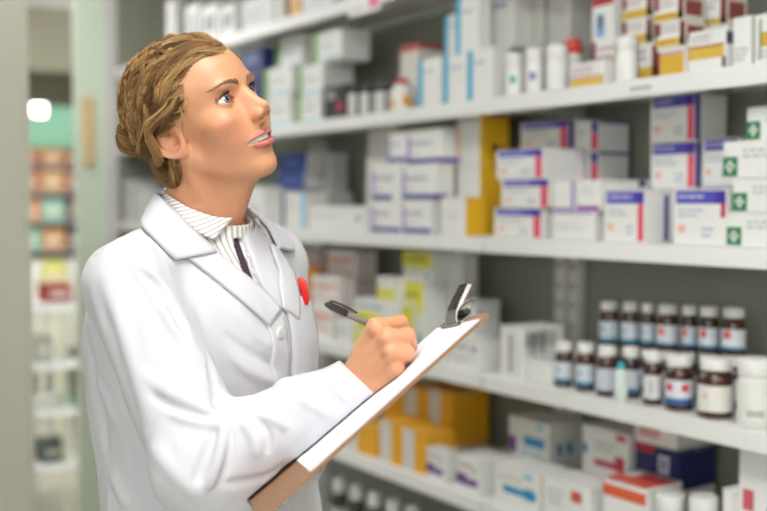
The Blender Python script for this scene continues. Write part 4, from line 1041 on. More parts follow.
def coat_raw(p):
    z = p[:, 2]; pc = p.copy(); pc[:, 2] = np.clip(z, .80, 3)
    d = trunk(pc, C_HL, C_HF, C_CF)
    d = smin(d, rcone(p, NB + A3(0, 0, -.040), R_SH + A3(0, 0, .004), .060, .056), .035)
    d = smin(d, rcone(p, NB + A3(0, 0, -.040), L_SH + A3(0, 0, .004), .060, .056), .035)
    far = np.where(((p - BA) @ b_w) < BWID + .012, (p - board(0, 0, -.006)) @ b_n, -1)      # the far sleeve stays under the board
    sl = smin(sleeve_r(p), np.maximum(sleeve_l(p), far), .001)
    return smin(d, sl, .016)
FOLDS = None
def coat_base(p):
    d = coat_raw(p)
    m = np.abs(d) < .03
    if m.any():
        q = p[m]; w = np.zeros(len(q))
        ax = nrm(R_EL - R_SH)
        # broad soft unevenness of hanging cloth, drawn out along the fall of the fabric
        w += .0028 * vnoise(q * A3(26, 26, 9), 3) + .0014 * vnoise(q * A3(60, 60, 22), 5)
        if FOLDS is not None:
            for (pts, wd, amp) in FOLDS:
                lo = pts.min(0) - wd * 3; hi = pts.max(0) + wd * 3
                k = ((q > lo) & (q < hi)).all(1)
                if not k.any(): continue
                r = q[k]; best = np.full(len(r), 9.0); tt = np.zeros(len(r)); n = len(pts) - 1
                for i in range(n):
                    a, b = pts[i], pts[i + 1]; ba = b - a; t = np.clip((r - a) @ ba / (ba @ ba), 0, 1)
                    e = length(r - a - t[:, None] * ba); u = e < best; best = np.where(u, e, best); tt = np.where(u, (i + t) / n, tt)
                w[k] += 1.5 * amp * np.exp(-(best / wd) ** 2) * np.clip(np.sin(np.pi * np.clip(tt, .02, .98)) * 1.6, 0, 1)
        d = d.copy(); d[m] -= w
    return d
FOLDS = [(cast(coat_raw, smooth_line(l, 16)), w, a) for l, w, a in fold_lines()]
# the open front: edges of the V as seen in the photograph, carried onto the coat
V_NEAR = cast(coat_raw, smooth_line([(205, 238), (217, 252), (236, 267), (262, 288), (281, 309)], 12))
V_FAR = cast(coat_raw, smooth_line([(243, 224), (248, 240), (256, 262), (266, 286), (281, 309)], 12))
def lz(P): return (P - NB) @ LF, P[:, 2]
nl, nz = lz(V_NEAR); fl_, fz = lz(V_FAR)
o1_ = np.argsort(nz); o2_ = np.argsort(fz)
ZBOT = min(nz.min(), fz.min())
def v_open(p, grow=0.0):
    q = p - NB; f = q @ FW; l = q @ LF; z = p[:, 2]
    ln = np.interp(z, nz[o1_], nl[o1_]); lf = np.interp(z, fz[o2_], fl_[o2_])
    return np.maximum.reduce([ln - l - grow, l - lf - grow, ZBOT - z, .02 - f])
NECK_AX0, NECK_AX1 = NB + A3(0, 0, -.06), from_head((-.024, 0, -.07))
def collar_base(p):
    return smin(coat_base(p), rcone(p, NECK_AX0, NECK_AX1, .082, .064) , .03)
def coat(p):
    d = coat_base(p)
    d = np.maximum(d, -v_open(p))
    d = np.maximum(d, -np.maximum(rcone(p, NECK_AX0, NECK_AX1, .072, .060), 1.385 - p[:, 2]))      # neck hole
    # cuff and the hollow of the right sleeve
    m = (p[:, 0] > -.16) & (p[:, 2] > 1.12) & (p[:, 1] < 1.36)
    e = (p - CUFF) @ CUFN
    nearw = length(p - R_WR) < .11
    d = np.where(nearw, np.maximum(d, e), d)
    d = np.where(nearw, np.maximum(d, -np.maximum(rcone(p, R_EL, R_WR + (R_WR - R_EL) * .3, .034, .0265), -e - .028)), d)
    e2 = (p - L_WR) @ nrm(L_WR - L_EL)
    d = np.where(length(p - L_WR) < .09, np.maximum(d, e2 - .006), d)
    d = np.maximum(d, -board_box(p, .0022))
    # hem
    z = p[:, 2]
    d = np.maximum(d, .70 - z)
    d = np.maximum(d, -np.maximum(coat_raw(p) + .012, z - .78))
    return d
M_COAT = mat('coat_cotton', 'd4d2d6', rough=.75, spec=.25, sheen=.15, bump=.12, bscale=900)
M_COATE = M_COAT
def skin_material():
    m = bpy.data.materials.new('skin'); m.use_nodes = True; nt = m.node_tree; b = nt.nodes['Principled BSDF']
    at = nt.nodes.new('ShaderNodeAttribute'); at.attribute_name = 'tint'
    tc = nt.nodes.new('ShaderNodeTexCoord'); n = nt.nodes.new('ShaderNodeTexNoise'); n.inputs['Scale'].default_value = 90; n.inputs['Detail'].default_value = 3
    nt.links.new(tc.outputs['Object'], n.inputs['Vector'])
    mx = nt.nodes.new('ShaderNodeMix'); mx.data_type = 'RGBA'; mx.blend_type = 'MULTIPLY'; mx.inputs[0].default_value = .10
    nt.links.new(at.outputs['Color'], mx.inputs[6]); nt.links.new(n.outputs['Color'], mx.inputs[7])
    nt.links.new(mx.outputs[2], b.inputs['Base Color'])
    b.inputs['Roughness'].default_value = .42; b.inputs['Specular IOR Level'].default_value = .5
    b.inputs['Subsurface Weight'].default_value = .22; b.inputs['Subsurface Radius'].default_value = (.9, .35, .2); b.inputs['Subsurface Scale'].default_value = .006
    n2 = nt.nodes.new('ShaderNodeTexNoise'); n2.inputs['Scale'].default_value = 700
    nt.links.new(tc.outputs['Object'], n2.inputs['Vector'])
    bp = nt.nodes.new('ShaderNodeBump'); bp.inputs['Strength'].default_value = .06; bp.inputs['Distance'].default_value = .001
    nt.links.new(n2.outputs['Fac'], bp.inputs['Height']); nt.links.new(bp.outputs['Normal'], b.inputs['Normal'])
    return m
M_SKIN = skin_material()
# ---------------------------------------------------------------- body mesh
ax = axis_grid(-.46, .14, .006, [(-.40, -.13, .0015), (-.065, .065, .0015)])
ay = axis_grid(1.14, 1.74, .006, [(1.36, 1.63, .0015), (1.19, 1.335, .0015)])
az = axis_grid(-.012, 1.70, .008, [(1.20, 1.35, .0015), (1.40, 1.70, .0015)])
V, Q = surface_net(body, ax, ay, az)
q = to_head(V); s = np.stack([q[:, 0], np.abs(q[:, 1]), q[:, 2]], 1)
skin = np.array(lin('dea078')[:3]); col = np.tile(skin, (len(V), 1))
def blend(w, c):
    global col
    col = col * (1 - w[:, None]) + np.array(lin(c)[:3]) * w[:, None]
blend(.6 * np.exp(-(length((s - A3(.075, .048, -.020)) / A3(.03, .026, .022)) ** 2)), 'd98a68')       # cheeks
blend(.35 * np.exp(-(length((s - A3(.113, 0, -.009)) / A3(.012, .012, .010)) ** 2)), 'd8906e')
blend(.45 * np.exp(-(length((s - A3(-.002, .074, 0)) / A3(.020, .012, .030)) ** 4)), 'd98468')       # ears
blend(.35 * np.exp(-(length((s - A3(.082, .033, .034)) / A3(.02, .016, .007)) ** 2)), 'c08c78')      # lids
cz = -.0450
lipd = np.minimum(chain(s, [(.0670, .0325, cz + .0010), (.0850, .0180, cz + .0024), (.0900, .0060, cz + .0044), (.0902, 0, cz + .0034)], [.0022, .0045, .0051, .0049], .004),
                  chain(s, [(.0670, .0325, cz + .0010), (.0825, .0185, cz - .0068), (.0878, .0065, cz - .0100), (.0880, 0, cz - .0102)], [.0022, .0049, .0059, .0059], .004))
lips = sstep(-lipd, -.0016, .0004) * (s[:, 0] > .07)
blend(.9 * lips, 'cf7470')
inner = sstep(-ell(s, (.0760, 0, cz - .0016), (.0220, .0295, .0056)), 0, .002) * (s[:, 0] < .0890) * (s[:, 0] > .06)
blend(inner, '5a2020')
hd = np.minimum.reduce([length(V - k) for k in (K_I, K_M, K_R, K_P)])
blend(.35 * np.exp(-(hd / .012) ** 2), 'dc8e70')
BODY = mesh_from('body', V, Q, M_SKIN, WOMAN, FEET, col=col)
# ---------------------------------------------------------------- coat mesh
ax = axis_grid(-.48, .06, .0032); ay = axis_grid(1.20, 1.76, .0032); az = axis_grid(.69, 1.46, .0032, [(1.15, 1.46, .0026)])
V, Q = surface_net(coat, ax, ay, az)
COAT = mesh_from('lab_coat', V, Q, M_COAT, WOMAN, FEET)
def mirror(P):
    P = np.asarray(P); l = (P - NB) @ LF
    return P - 2 * l[..., None] * LF
def push_out(f, G, d, it=6):
    P = G.reshape(-1, 3).copy()
    for _ in range(it):
        v = f(P); h = 5e-4; g = np.stack([f(P + np.eye(3)[a] * h) - v for a in range(3)], 1) / h
        g /= np.maximum(length(g), 1e-6)[:, None]; m = v < d
        P[m] += (g * (d - v)[:, None])[m]
    return P.reshape(G.shape)
def ruled(A, B, n, bulge=0.0, axis=None):
    t = np.linspace(0, 1, n)[None, :, None]
    return A[:, None, :] * (1 - t) + B[:, None, :] * t
cb = lambda o: (lambda p: collar_base(p) - o)
# collar: runs round the back of the neck from one notch to the other
T_ = cast(cb(.006), smooth_line([(146, 190.5), (153, 191), (174, 210), (189, 225), (204, 239), (217, 252)], 20))
O_ = cast(cb(.004), smooth_line([(138.5, 219), (144, 229), (152, 236), (164, 248), (176, 260)], 20))
def around(P, n=12):
    """extend a near side line round the back to its mirror image"""
    c = NB; p0 = P[0]; p1 = mirror(P[0][None])[0]
    def pol(p): q = p - c; return math.atan2(q @ LF, -(q @ FW)), math.hypot(q @ LF, q @ FW), q[2]
    a0, r0, z0 = pol(p0); a1, r1, z1 = pol(p1)
    arc = []
    for t in np.linspace(0, 1, n + 2)[1:-1]:
        a = a0 + (a1 - a0) * t; r = r0 * (1 - .30 * math.sin(math.pi * t)); z = z0 + .004 * math.sin(math.pi * t)
        arc.append(c + LF * r * math.sin(a) - FW * r * math.cos(a) + UP * z)
    return np.vstack([P[::-1], arc, mirror(P)])
TT, OO = around(T_), around(O_)
G = ruled(TT, OO, 9); G = push_out(collar_base, G, .0045)
bow = np.sin(np.linspace(0, np.pi, 9))[None, :, None] * .003
sheet('collar', G, .0036, M_COAT, COAT, FEET)
# lapels
Lo = cast(lambda p: coat_base(p) - .003, smooth_line([(176, 260), (192, 259), (217, 280), (252, 310), (268, 324)], 24))
Li = cast(lambda p: coat_base(p) - .003, smooth_line([(216, 252), (228, 261), (248, 277), (266, 292), (281, 310)], 24))
Lo = cast(lambda p: coat_base(p) - .003, smooth_line([(189, 259), (200, 267), (220, 283), (250, 308), (270, 326)], 24))
G = push_out(coat_base, ruled(Li, Lo, 9), .0036)
sheet('lapel', G, .0034, M_COAT, COAT, FEET)
Gm = mirror(G); Gm = push_out(coat_base, Gm, .0036)
dl = np.interp(Gm[..., 2], fz[o2_], fl_[o2_]) - ((Gm - NB) @ LF)[:, :1].repeat(9, 1)
Gm = push_out(coat_base, Gm + LF * np.clip(dl, -.03, .03)[..., None], .0036)
sheet('lapel', Gm, .0034, M_COAT, COAT, FEET)
def drape(f, l, z, d0=.30):
    l = np.asarray(l, float).ravel(); z = np.asarray(z, float).ravel()
    o = NB[None] * A3(1, 1, 0) + LF * l[:, None] + UP * z[:, None]; t = np.full(len(l), d0)
    for _ in range(120): t -= np.clip(f(o + FW * t[:, None]) * .7, -.01, .02)
    return o + FW * t[:, None]
# front placket edge and breast pocket
zz = np.linspace(ZBOT - .005, .80, 40); l0 = fl_[fz.argmin()]
g = np.stack([drape(coat_base, np.full(40, l0 + o), zz) for o in (-.034, -.028, -.017, -.006, .0)], 1)
sheet('placket', push_out(coat_base, g, .0016), .0026, M_COAT, COAT, FEET)
pc = cast(coat_raw, [(299, 297)])[0]; pl, pz = (pc - NB) @ LF, pc[2]
ls = np.linspace(pl - .055, pl + .045, 10); zs_ = np.linspace(pz, pz - .125, 12)
g = drape(coat_base, np.repeat(ls, 12), np.tile(zs_, 10)).reshape(10, 12, 3)
sheet('pocket', push_out(coat_base, g, .0024), .0030, M_COAT, COAT, FEET)
for zb_ in (ZBOT - .03, ZBOT - .14, ZBOT - .25):
    c = drape(coat_base, [l0 - .018], [zb_])[0] + FW * .004
    b_ = MB(); b_.lathe([(.0085, 0), (.009, .001), (.0085, .0025), (.006, .0028)], mat('button_plastic', 'ecebe6', rough=.3), n=18)
    o = b_.build('button', COAT); o.location = Vector(c - FEET); o.rotation_euler = Vector(FW).to_track_quat('Z', 'Y').to_euler()
# ---------------------------------------------------------------- shirt
def shirt(p):
    z = p[:, 2]
    d = np.maximum(coat_raw(p) + .010, 1.15 - z)
    nk = rcone(p, NECK_AX0, NECK_AX1, .068, .0585)
    d = smin(d, np.maximum(nk, (p - NB) @ nrm(NECK_AX1 - NECK_AX0) - .004), .02)
    q = p - NB; l = q @ LF; f = q @ FW
    lf = np.interp(z, fz[o2_], fl_[o2_])
    gap = np.maximum.reduce([np.abs(l - lf + .009) - .0075, .0 - f, (ZBOT + .004) - z, z - 1.402])
    d = np.maximum(d, -gap)
    d = np.maximum(d, -np.maximum(rcone(p, NECK_AX0, NECK_AX1, .062, .0555), 1.36 - z))
    core = np.maximum(coat_raw(p) + .022, 0 * z - 1)
    return np.maximum(d, -np.minimum(1, core))
def stripe_material():
    m = bpy.data.materials.new('striped_cotton'); m.use_nodes = True; nt = m.node_tree; b = nt.nodes['Principled BSDF']
    at = nt.nodes.new('ShaderNodeAttribute'); at.attribute_name = 'tint'
    sp = nt.nodes.new('ShaderNodeSeparateColor'); nt.links.new(at.outputs['Color'], sp.inputs['Color'])
    mu = nt.nodes.new('ShaderNodeMath'); mu.operation = 'MULTIPLY'; mu.inputs[1].default_value = 2 * math.pi
    nt.links.new(sp.outputs['Red'], mu.inputs[0])
    si = nt.nodes.new('ShaderNodeMath'); si.operation = 'SINE'; nt.links.new(mu.outputs[0], si.inputs[0])
    r = nt.nodes.new('ShaderNodeValToRGB'); nt.links.new(si.outputs[0], r.inputs['Fac'])
    r.color_ramp.elements[0].position = .25; r.color_ramp.elements[0].color = lin('f1efee')
    r.color_ramp.elements[1].position = .55; r.color_ramp.elements[1].color = lin('c0b7b0')
    nt.links.new(r.outputs['Color'], b.inputs['Base Color']); b.inputs['Roughness'].default_value = .8
    return m
M_STRIPE = stripe_material()
ax = axis_grid(-.40, -.05, .0030, [(-.30, -.10, .0022)]); ay = axis_grid(1.33, 1.72, .0030); az = axis_grid(1.13, 1.50, .0026)
V, Q = surface_net(shirt, ax, ay, az)
def stripes(V): return np.repeat((((V - NB) @ LF) / .0092)[:, None], 3, 1)
SHIRT = mesh_from('shirt', V, Q, M_STRIPE, WOMAN, FEET, col=stripes(V))
nk_ = lambda p: smin(rcone(p, NECK_AX0, NECK_AX1, .0700, .0600), coat_raw(p) + .006, .012)
st = cast(nk_, smooth_line([(158, 184), (170, 196), (190, 208), (212, 216), (233, 218)], 26))
sb_ = cast(lambda p: nk_(p) - .004, smooth_line([(154, 192), (166, 208), (182, 222), (200, 234), (214, 240)], 26))
G = push_out(nk_, ruled(st, sb_, 8), .0012)
def collar_tint(o, G, k=.0092):
    me = o.data; at = me.color_attributes.new('tint', 'FLOAT_COLOR', 'POINT'); n = G.shape[0] * G.shape[1]
    s = np.r_[0, np.cumsum(length(np.diff(G[:, 2], axis=0)))] / k
    t = np.arange(G.shape[1])[None, :] * .30
    v = (s[:, None] + t).reshape(-1); c = np.ones((2 * n, 4), np.float32); c[:, :3] = np.r_[v, v][:, None]
    at.data.foreach_set('color', c.ravel())
collar_tint(sheet('shirt_collar', G, .0026, M_STRIPE, SHIRT, FEET), G)
# far wing, turned up towards the chin
Gm = mirror(G); Gm = push_out(nk_, Gm, .0012)
collar_tint(sheet('shirt_collar', Gm, .0026, M_STRIPE, SHIRT, FEET), Gm)
# dark top under the open placket with its white cord
und = lambda p: np.maximum(np.maximum(coat_raw(p) + .0135, 1.17 - p[:, 2]), p[:, 2] - 1.415)
zz = np.linspace(ZBOT + .002, 1.405, 22); lf = np.interp(zz, fz[o2_], fl_[o2_])
g = np.stack([drape(lambda p: coat_raw(p) + .0135, lf + o, zz) for o in (-.026, -.016, -.006, .004, .012)], 1)
UT = sheet('undershirt', g, .0018, mat('dark_plum_knit', '43323f', rough=.85), WOMAN, FEET)
cpts = cast(lambda p: coat_raw(p) + .006, smooth_line([(247, 254), (252, 258), (257, 265), (255, 273), (250, 268), (248, 258)], 16))
b_ = MB(); b_.tube([Vector(c - FEET) for c in cpts], .0011, mat('white_cord', 'f2f0ee', rough=.7)); b_.build('cord', UT)
# ---------------------------------------------------------------- trousers and shoes
tr = lambda p: np.maximum(np.maximum(smin(legs_reg(p) - .012, 9 + 0 * p[:, 2], .001), p[:, 2] - .86), .075 - p[:, 2])
V, Q = surface_net(tr, axis_grid(-.50, .02, .008), axis_grid(1.25, 1.80, .008), axis_grid(.06, .88, .008))
mesh_from('trousers', V, Q, mat('grey_trousers', '55565e', rough=.85), WOMAN, FEET)
for s_ in (-1, 1):
    a = FEET + LF * s_ * .09 - FW * .01
    def shoe(p):
        d = smin(rcone(p, a + A3(0, 0, .040), a + FW * .145 + A3(0, 0, .026), .037, .030), rcone(p, a - FW * .02 + A3(0, 0, .05), a + A3(0, 0, .065), .036, .038), .03)
        d = np.maximum(d, .0008 - p[:, 2]); d = np.maximum(d, p[:, 2] - .085)
        return np.maximum(d, -np.maximum(rcone(p, a + A3(0, 0, .05), a + A3(0, 0, .2), .034, .034), .06 - p[:, 2]))
    V, Q = surface_net(shoe, axis_grid(a[0] - .22, a[0] + .22, .005), axis_grid(a[1] - .22, a[1] + .22, .005), axis_grid(-.01, .10, .004))
    mesh_from('shoe', V, Q, mat('shoe_leather', '2b2927', rough=.4), WOMAN, FEET)
# ---------------------------------------------------------------- eyes, teeth, brows, lashes
def face_x(y, z):
    y = np.asarray(y, float); z = np.asarray(z, float); x = np.full(len(y), .135)
    for _ in range(80): x -= np.clip(head_field(np.stack([x, y, z], 1)) * .7, -.004, .01)
    return np.stack([x, y, z], 1)
GAZE = nrm(A3(1, -.16, .13))
for sg in (-1, 1):
    c = EYE * A3(1, sg, 1)
    n1 = nrm(np.cross(GAZE, UP)); n2 = np.cross(n1, GAZE)
    b_ = MB(); rings = [0, 5, 10, 13.5, 19, 25, 29, 34, 50, 70, 95, 120, 150, 180]; vs = []; ns = 40
    for t in rings:
        for k in range(ns):
            th = math.radians(t); ph = 2 * math.pi * k / ns
            rr = EYR + (.0006 * max(0, math.cos(math.radians(min(90, t * 2.6)))))
            v = c + rr * (GAZE * math.cos(th) + (n1 * math.cos(ph) + n2 * math.sin(ph)) * math.sin(th))
            vs.append(from_head(v[None])[0] - FEET)
    fs = lambda a, b: [(j * ns + i, j * ns + (i + 1) % ns, (j + 1) * ns + (i + 1) % ns, (j + 1) * ns + i) for j in range(a, b) for i in range(ns)]
    shiny = dict(rough=.06, spec=.6, coat=.8)
    ids = [(0, 3, mat('pupil', '0c0c0e', **shiny)), (3, 4, mat('iris_inner', '56656e', **shiny)), (4, 5, mat('iris', '718795', **shiny)), (5, 6, mat('iris_rim', '36444f', **shiny)), (6, 13, mat('sclera', 'dcd5d0', **shiny))]
    for a, b, m in ids: b_.raw(vs, fs(a, b), m, True)
    b_.build('eye', WOMAN, weld=True)
def hairs(name, paths, radii, m, cols=None, sides=4, parent=WOMAN, taper=True):
    """many fine tubes in one mesh; paths (n, k, 3)"""
    P = np.asarray(paths, float); n, k, _ = P.shape
    t = np.gradient(P, axis=1); t /= np.maximum(length(t), 1e-9)[..., None]
    ref = A3(.31, .52, .79); u = np.cross(t, ref); u /= np.maximum(length(u), 1e-9)[..., None]; w = np.cross(t, u)
    tp = np.ones(k) if not taper else np.clip(np.minimum(1, np.linspace(2.2, .25, k)), .15, 1)
    R = np.asarray(radii)[:, None] * tp[None]
    ang = np.arange(sides) * 2 * np.pi / sides
    V = P[:, :, None, :] + R[:, :, None, None] * (u[:, :, None, :] * np.cos(ang)[None, None, :, None] + w[:, :, None, :] * np.sin(ang)[None, None, :, None])
    i = np.arange(n * k * sides).reshape(n, k, sides); j = np.roll(i, -1, 2)
    Q = np.stack([i[:, :-1], j[:, :-1], j[:, 1:], i[:, 1:]], -1).reshape(-1, 4)
    c = None if cols is None else np.repeat(cols, k * sides, 0)
    return mesh_from(name, V.reshape(-1, 3), Q, m, parent, FEET, col=c)
rng = np.random.default_rng(5)
M_BROW = mat('brow_hair', '866446', rough=.6); M_LASH = mat('lash_hair', '2a1c16', rough=.5)
for sg in (-1, 1):
    n = 220; t = rng.random(n); v = rng.uniform(-1, 1, n)
    y = .0105 + .0375 * t; z0 = .0350 + .0066 * np.sin(t * 2.1) - .0022 * t ** 3; wd = .0030 * (1 - .60 * t)
    roots = np.stack([y, z0 + v * wd], 1)
    L = .0060 * (1 - .3 * t); ang = np.radians(58 - 62 * t + v * -12)
    ks = np.linspace(0, 1, 5); paths = []
    for k in ks:
        yy = roots[:, 0] + np.cos(ang) * L * k; z_ = roots[:, 1] + np.sin(ang) * L * k
        p = face_x(sg * yy, z_); p[:, 0] += .0004 + .0007 * k; paths.append(from_head(p))
    hairs('eyebrow', np.stack(paths, 1), np.full(n, .00033), M_BROW)
    n = 40; t = np.linspace(-.96, .98, n); e = np.clip(1 - t * t, 0, 1)
    y = EYE[1] + .0157 * t; z = EYE[2] + .0009 * t + .0003 + .0073 * e ** .75
    base = []
    for yy, z_ in zip(y, z):
        r2 = (EYR + .0016) ** 2 - (yy - EYE[1]) ** 2 - (z_ - EYE[2]) ** 2
        base.append((EYE[0] + math.sqrt(max(r2, 1e-6)), yy, z_))
    base = np.array(base); out = np.stack([np.full(n, .82), .55 * t, np.full(n, .25)], 1)
    paths = np.stack([from_head((base + out * (.0058 * k) + A3(0, 0, .0040) * k * k) * A3(1, sg, 1)) for k in np.linspace(0, 1, 5)], 1)
    y = EYE[1] + .0157 * t; z = EYE[2] + .0009 * t + .0003 - .0049 * e ** .75
    b2 = np.stack([EYE[0] + np.sqrt(np.maximum((EYR + .0016) ** 2 - (y - EYE[1]) ** 2 - (z - EYE[2]) ** 2, 1e-6)), y, z], 1)[::2]
    o2x = np.stack([np.full(len(b2), .8), .5 * t[::2], np.full(len(b2), -.35)], 1)
    p2 = np.stack([from_head((b2 + o2x * (.0040 * k)) * A3(1, sg, 1)) for k in np.linspace(0, 1, 5)], 1)
    hairs('eyelashes', np.concatenate([paths, p2]), np.r_[np.full(n, .00026), np.full(len(b2), .00016)], M_LASH)
# teeth
nt_ = 81; yy = np.linspace(-.0245, .0245, nt_); tooth = np.abs(np.sin(yy / .0041 * math.pi / 2 + math.pi / 2))
xs_ = .0888 - (yy / .028) ** 2 * .019 + .0006 * tooth ** .5
rows = []
for k, zz_ in enumerate(np.linspace(cz + .0050, cz - .0036, 6)):
    rows.append(np.stack([xs_ - (.0010 if k == 0 else 0), yy, np.full(nt_, zz_) - (0.0008 * tooth ** .4 if k == 5 else 0)], 1))
G = from_head(np.stack(rows, 1).reshape(-1, 3)).reshape(nt_, 6, 3)
sheet('teeth', G, .002, mat('tooth_enamel', 'f1ebe0', rough=.2, spec=.5), WOMAN, FEET)
# ---------------------------------------------------------------- hair
def hair_material():
    m = bpy.data.materials.new('blonde_hair'); m.use_nodes = True; nt = m.node_tree; b = nt.nodes['Principled BSDF']
    at = nt.nodes.new('ShaderNodeAttribute'); at.attribute_name = 'tint'
    nt.links.new(at.outputs['Color'], b.inputs['Base Color']); b.inputs['Roughness'].default_value = .42; b.inputs['Specular IOR Level'].default_value = .35
    return m
M_HAIR = hair_material()
HZ = np.array([-.085, -.05, -.022, .000, .022, .034, .045, .060, .078, .092, .105, .118, .14])
HX = np.array([-.058, -.042, -.032, -.026, -.004, .022, .034, .040, .048, .058, .066, .070, .07])
def hairline(q):
    """positive where hair grows"""
    y = np.abs(q[:, 1]); z = q[:, 2]
    xb = np.interp(z, HZ, HX)
    side = np.minimum(xb - q[:, 0], z + .082)
    front = np.minimum(z - .087 - .010 * (y / .035) ** 2, .047 - y)
    return np.maximum(side, front)
CC = A3(-.012, 0, .046); BUN = A3(-.111, -.026, .027)
def scalp_r(d):
    """distance from the skull's centre to the scalp along unit directions"""
    t = np.full(len(d), .06)
    for _ in range(40): t -= head_core(CC + d * t[:, None]) * .9
    return t
hrng = np.random.default_rng(11)
def hair_color(n, rng):
    a = np.array(lin('876039')[:3]); b = np.array(lin('d2a970')[:3]); c = np.array(lin('5c3d22')[:3])
    t = rng.random(n)[:, None]; u = rng.random(n)[:, None]
    col = a * (1 - t) + b * t
    return np.where(u < .22, col * .35 + c * .65, col)
# the cap under the strands
def cap(p):
    q = to_head(p); d = head_core(q) - .0045
    return smax(d, -hairline(q) + .004, .004) * HS
lo_, hi_ = HO - .155, HO + .155
V, Q = surface_net(cap, axis_grid(lo_[0], hi_[0], .004), axis_grid(lo_[1], hi_[1], .004), axis_grid(lo_[2], hi_[2], .004))
HAIR = mesh_from('hair', V, Q, M_HAIR, WOMAN, FEET, col=np.tile(np.array(lin('7d5a36')[:3]), (len(V), 1)))
# twisted locks swept back from the hairline towards the bun
def slerp(a, b, t):
    w = math.acos(max(-1, min(1, float(a @ b)))); s = math.sin(w) + 1e-9
    return math.sin((1 - t) * w) / s * a + math.sin(t * w) / s * b
K = 24
dirs = []
while len(dirs) < 620:
    d = nrm(hrng.normal(size=3)); r = scalp_r(d[None])[0]; q = CC + d * r
    h = hairline(q[None])[0]
    if h > -.002 and q[0] > -.098 and (h < .016 or hrng.random() < .55): dirs.append(d)
bund = nrm(BUN - CC)
# a full row of roots along the hairline itself
for az_ in np.linspace(-105, 105, 64):
    for el_ in np.linspace(-25, 88, 90):
        a_, e_ = math.radians(az_), math.radians(el_)
        d = A3(math.cos(e_) * math.cos(a_), math.cos(e_) * math.sin(a_), math.sin(e_)); q = CC + d * scalp_r(d[None])[0]
        if hairline(q[None])[0] > .0015: dirs.append(d); break
paths = []; cols = []
for d0 in dirs:
    n = 30; t = np.linspace(0, 1, K)
    lock_col = hair_color(1, hrng)[0]
    side = np.cross(d0, bund); side = side / max(length(side), 1e-6)
    end = nrm(bund + hrng.normal(size=3) * .16)
    wav = hrng.uniform(1.6, 3.0); amp = hrng.uniform(.05, .135); ph = hrng.random() * 6.28; bow = hrng.normal() * .08
    for shrink in (1, .45, .15, .05):
        U = np.stack([nrm(slerp(d0, end, k) + side * shrink * (bow * math.sin(math.pi * k) + amp * math.sin(wav * 6.28 * k + ph) * min(1, 2.2 * k) ** 1.5)) for k in t])
        R0 = scalp_r(U); ok_ = hairline(CC + U * R0[:, None]).min() > -.013
        if ok_: break
    if not ok_: continue
    lift = hrng.uniform(.002, .0065)
    R = R0 + .004 + lift * np.sin(np.pi * np.clip(t * .9 + .06, 0, 1)) ** .7 + hrng.uniform(.0018, .0048) * np.sin(wav * 6.28 * t + ph + 1.6) * np.minimum(1, 3 * t)
    C = CC + U * R[:, None]
    T_n = np.gradient(C, axis=0); T_n /= length(T_n)[:, None]; S = np.cross(T_n, U); S /= np.maximum(length(S), 1e-6)[:, None]
    env = np.interp(t, [0, .18, .75, 1], [1.15, .85, .8, .5])
    a = np.sqrt(hrng.random(n)) * hrng.uniform(.0045, .0085); f0 = hrng.random(n) * 6.28; tw = hrng.uniform(-9, 9)
    ang = f0[:, None] + tw * t[None]
    fl0 = np.interp(t, [0, .22, 1], [.25, .62, .62]); fs0 = np.interp(t, [0, .22, 1], [1.7, 1, 1])
    P = C[None] + (a[:, None] * env[None])[..., None] * (np.cos(ang)[..., None] * (fl0[:, None] * U)[None] + np.sin(ang)[..., None] * (fs0[:, None] * S)[None]) + (T_n[None] * (hrng.uniform(-.006, .004, (n, 1)) * np.clip(1 - t / .2, 0, 1)[None])[..., None]) + hrng.normal(size=(n, 1, 3)) * .0006
    # the first bit hugs the skin at the hairline
    Uq = P - CC; rr = length(Uq); lim = scalp_r((Uq / rr[..., None]).reshape(-1, 3)).reshape(n, K)
    w0 = np.clip(1 - t / .12, 0, 1)[None]
    rr2 = rr * (1 - w0) + np.minimum(rr, lim + .0018) * w0
    P = CC + Uq / rr[..., None] * np.maximum(rr2, lim + .0008)[..., None]
    paths.append(P); cols.append(np.clip(lock_col * hrng.uniform(.75, 1.3, (n, 1)), 0, 1))
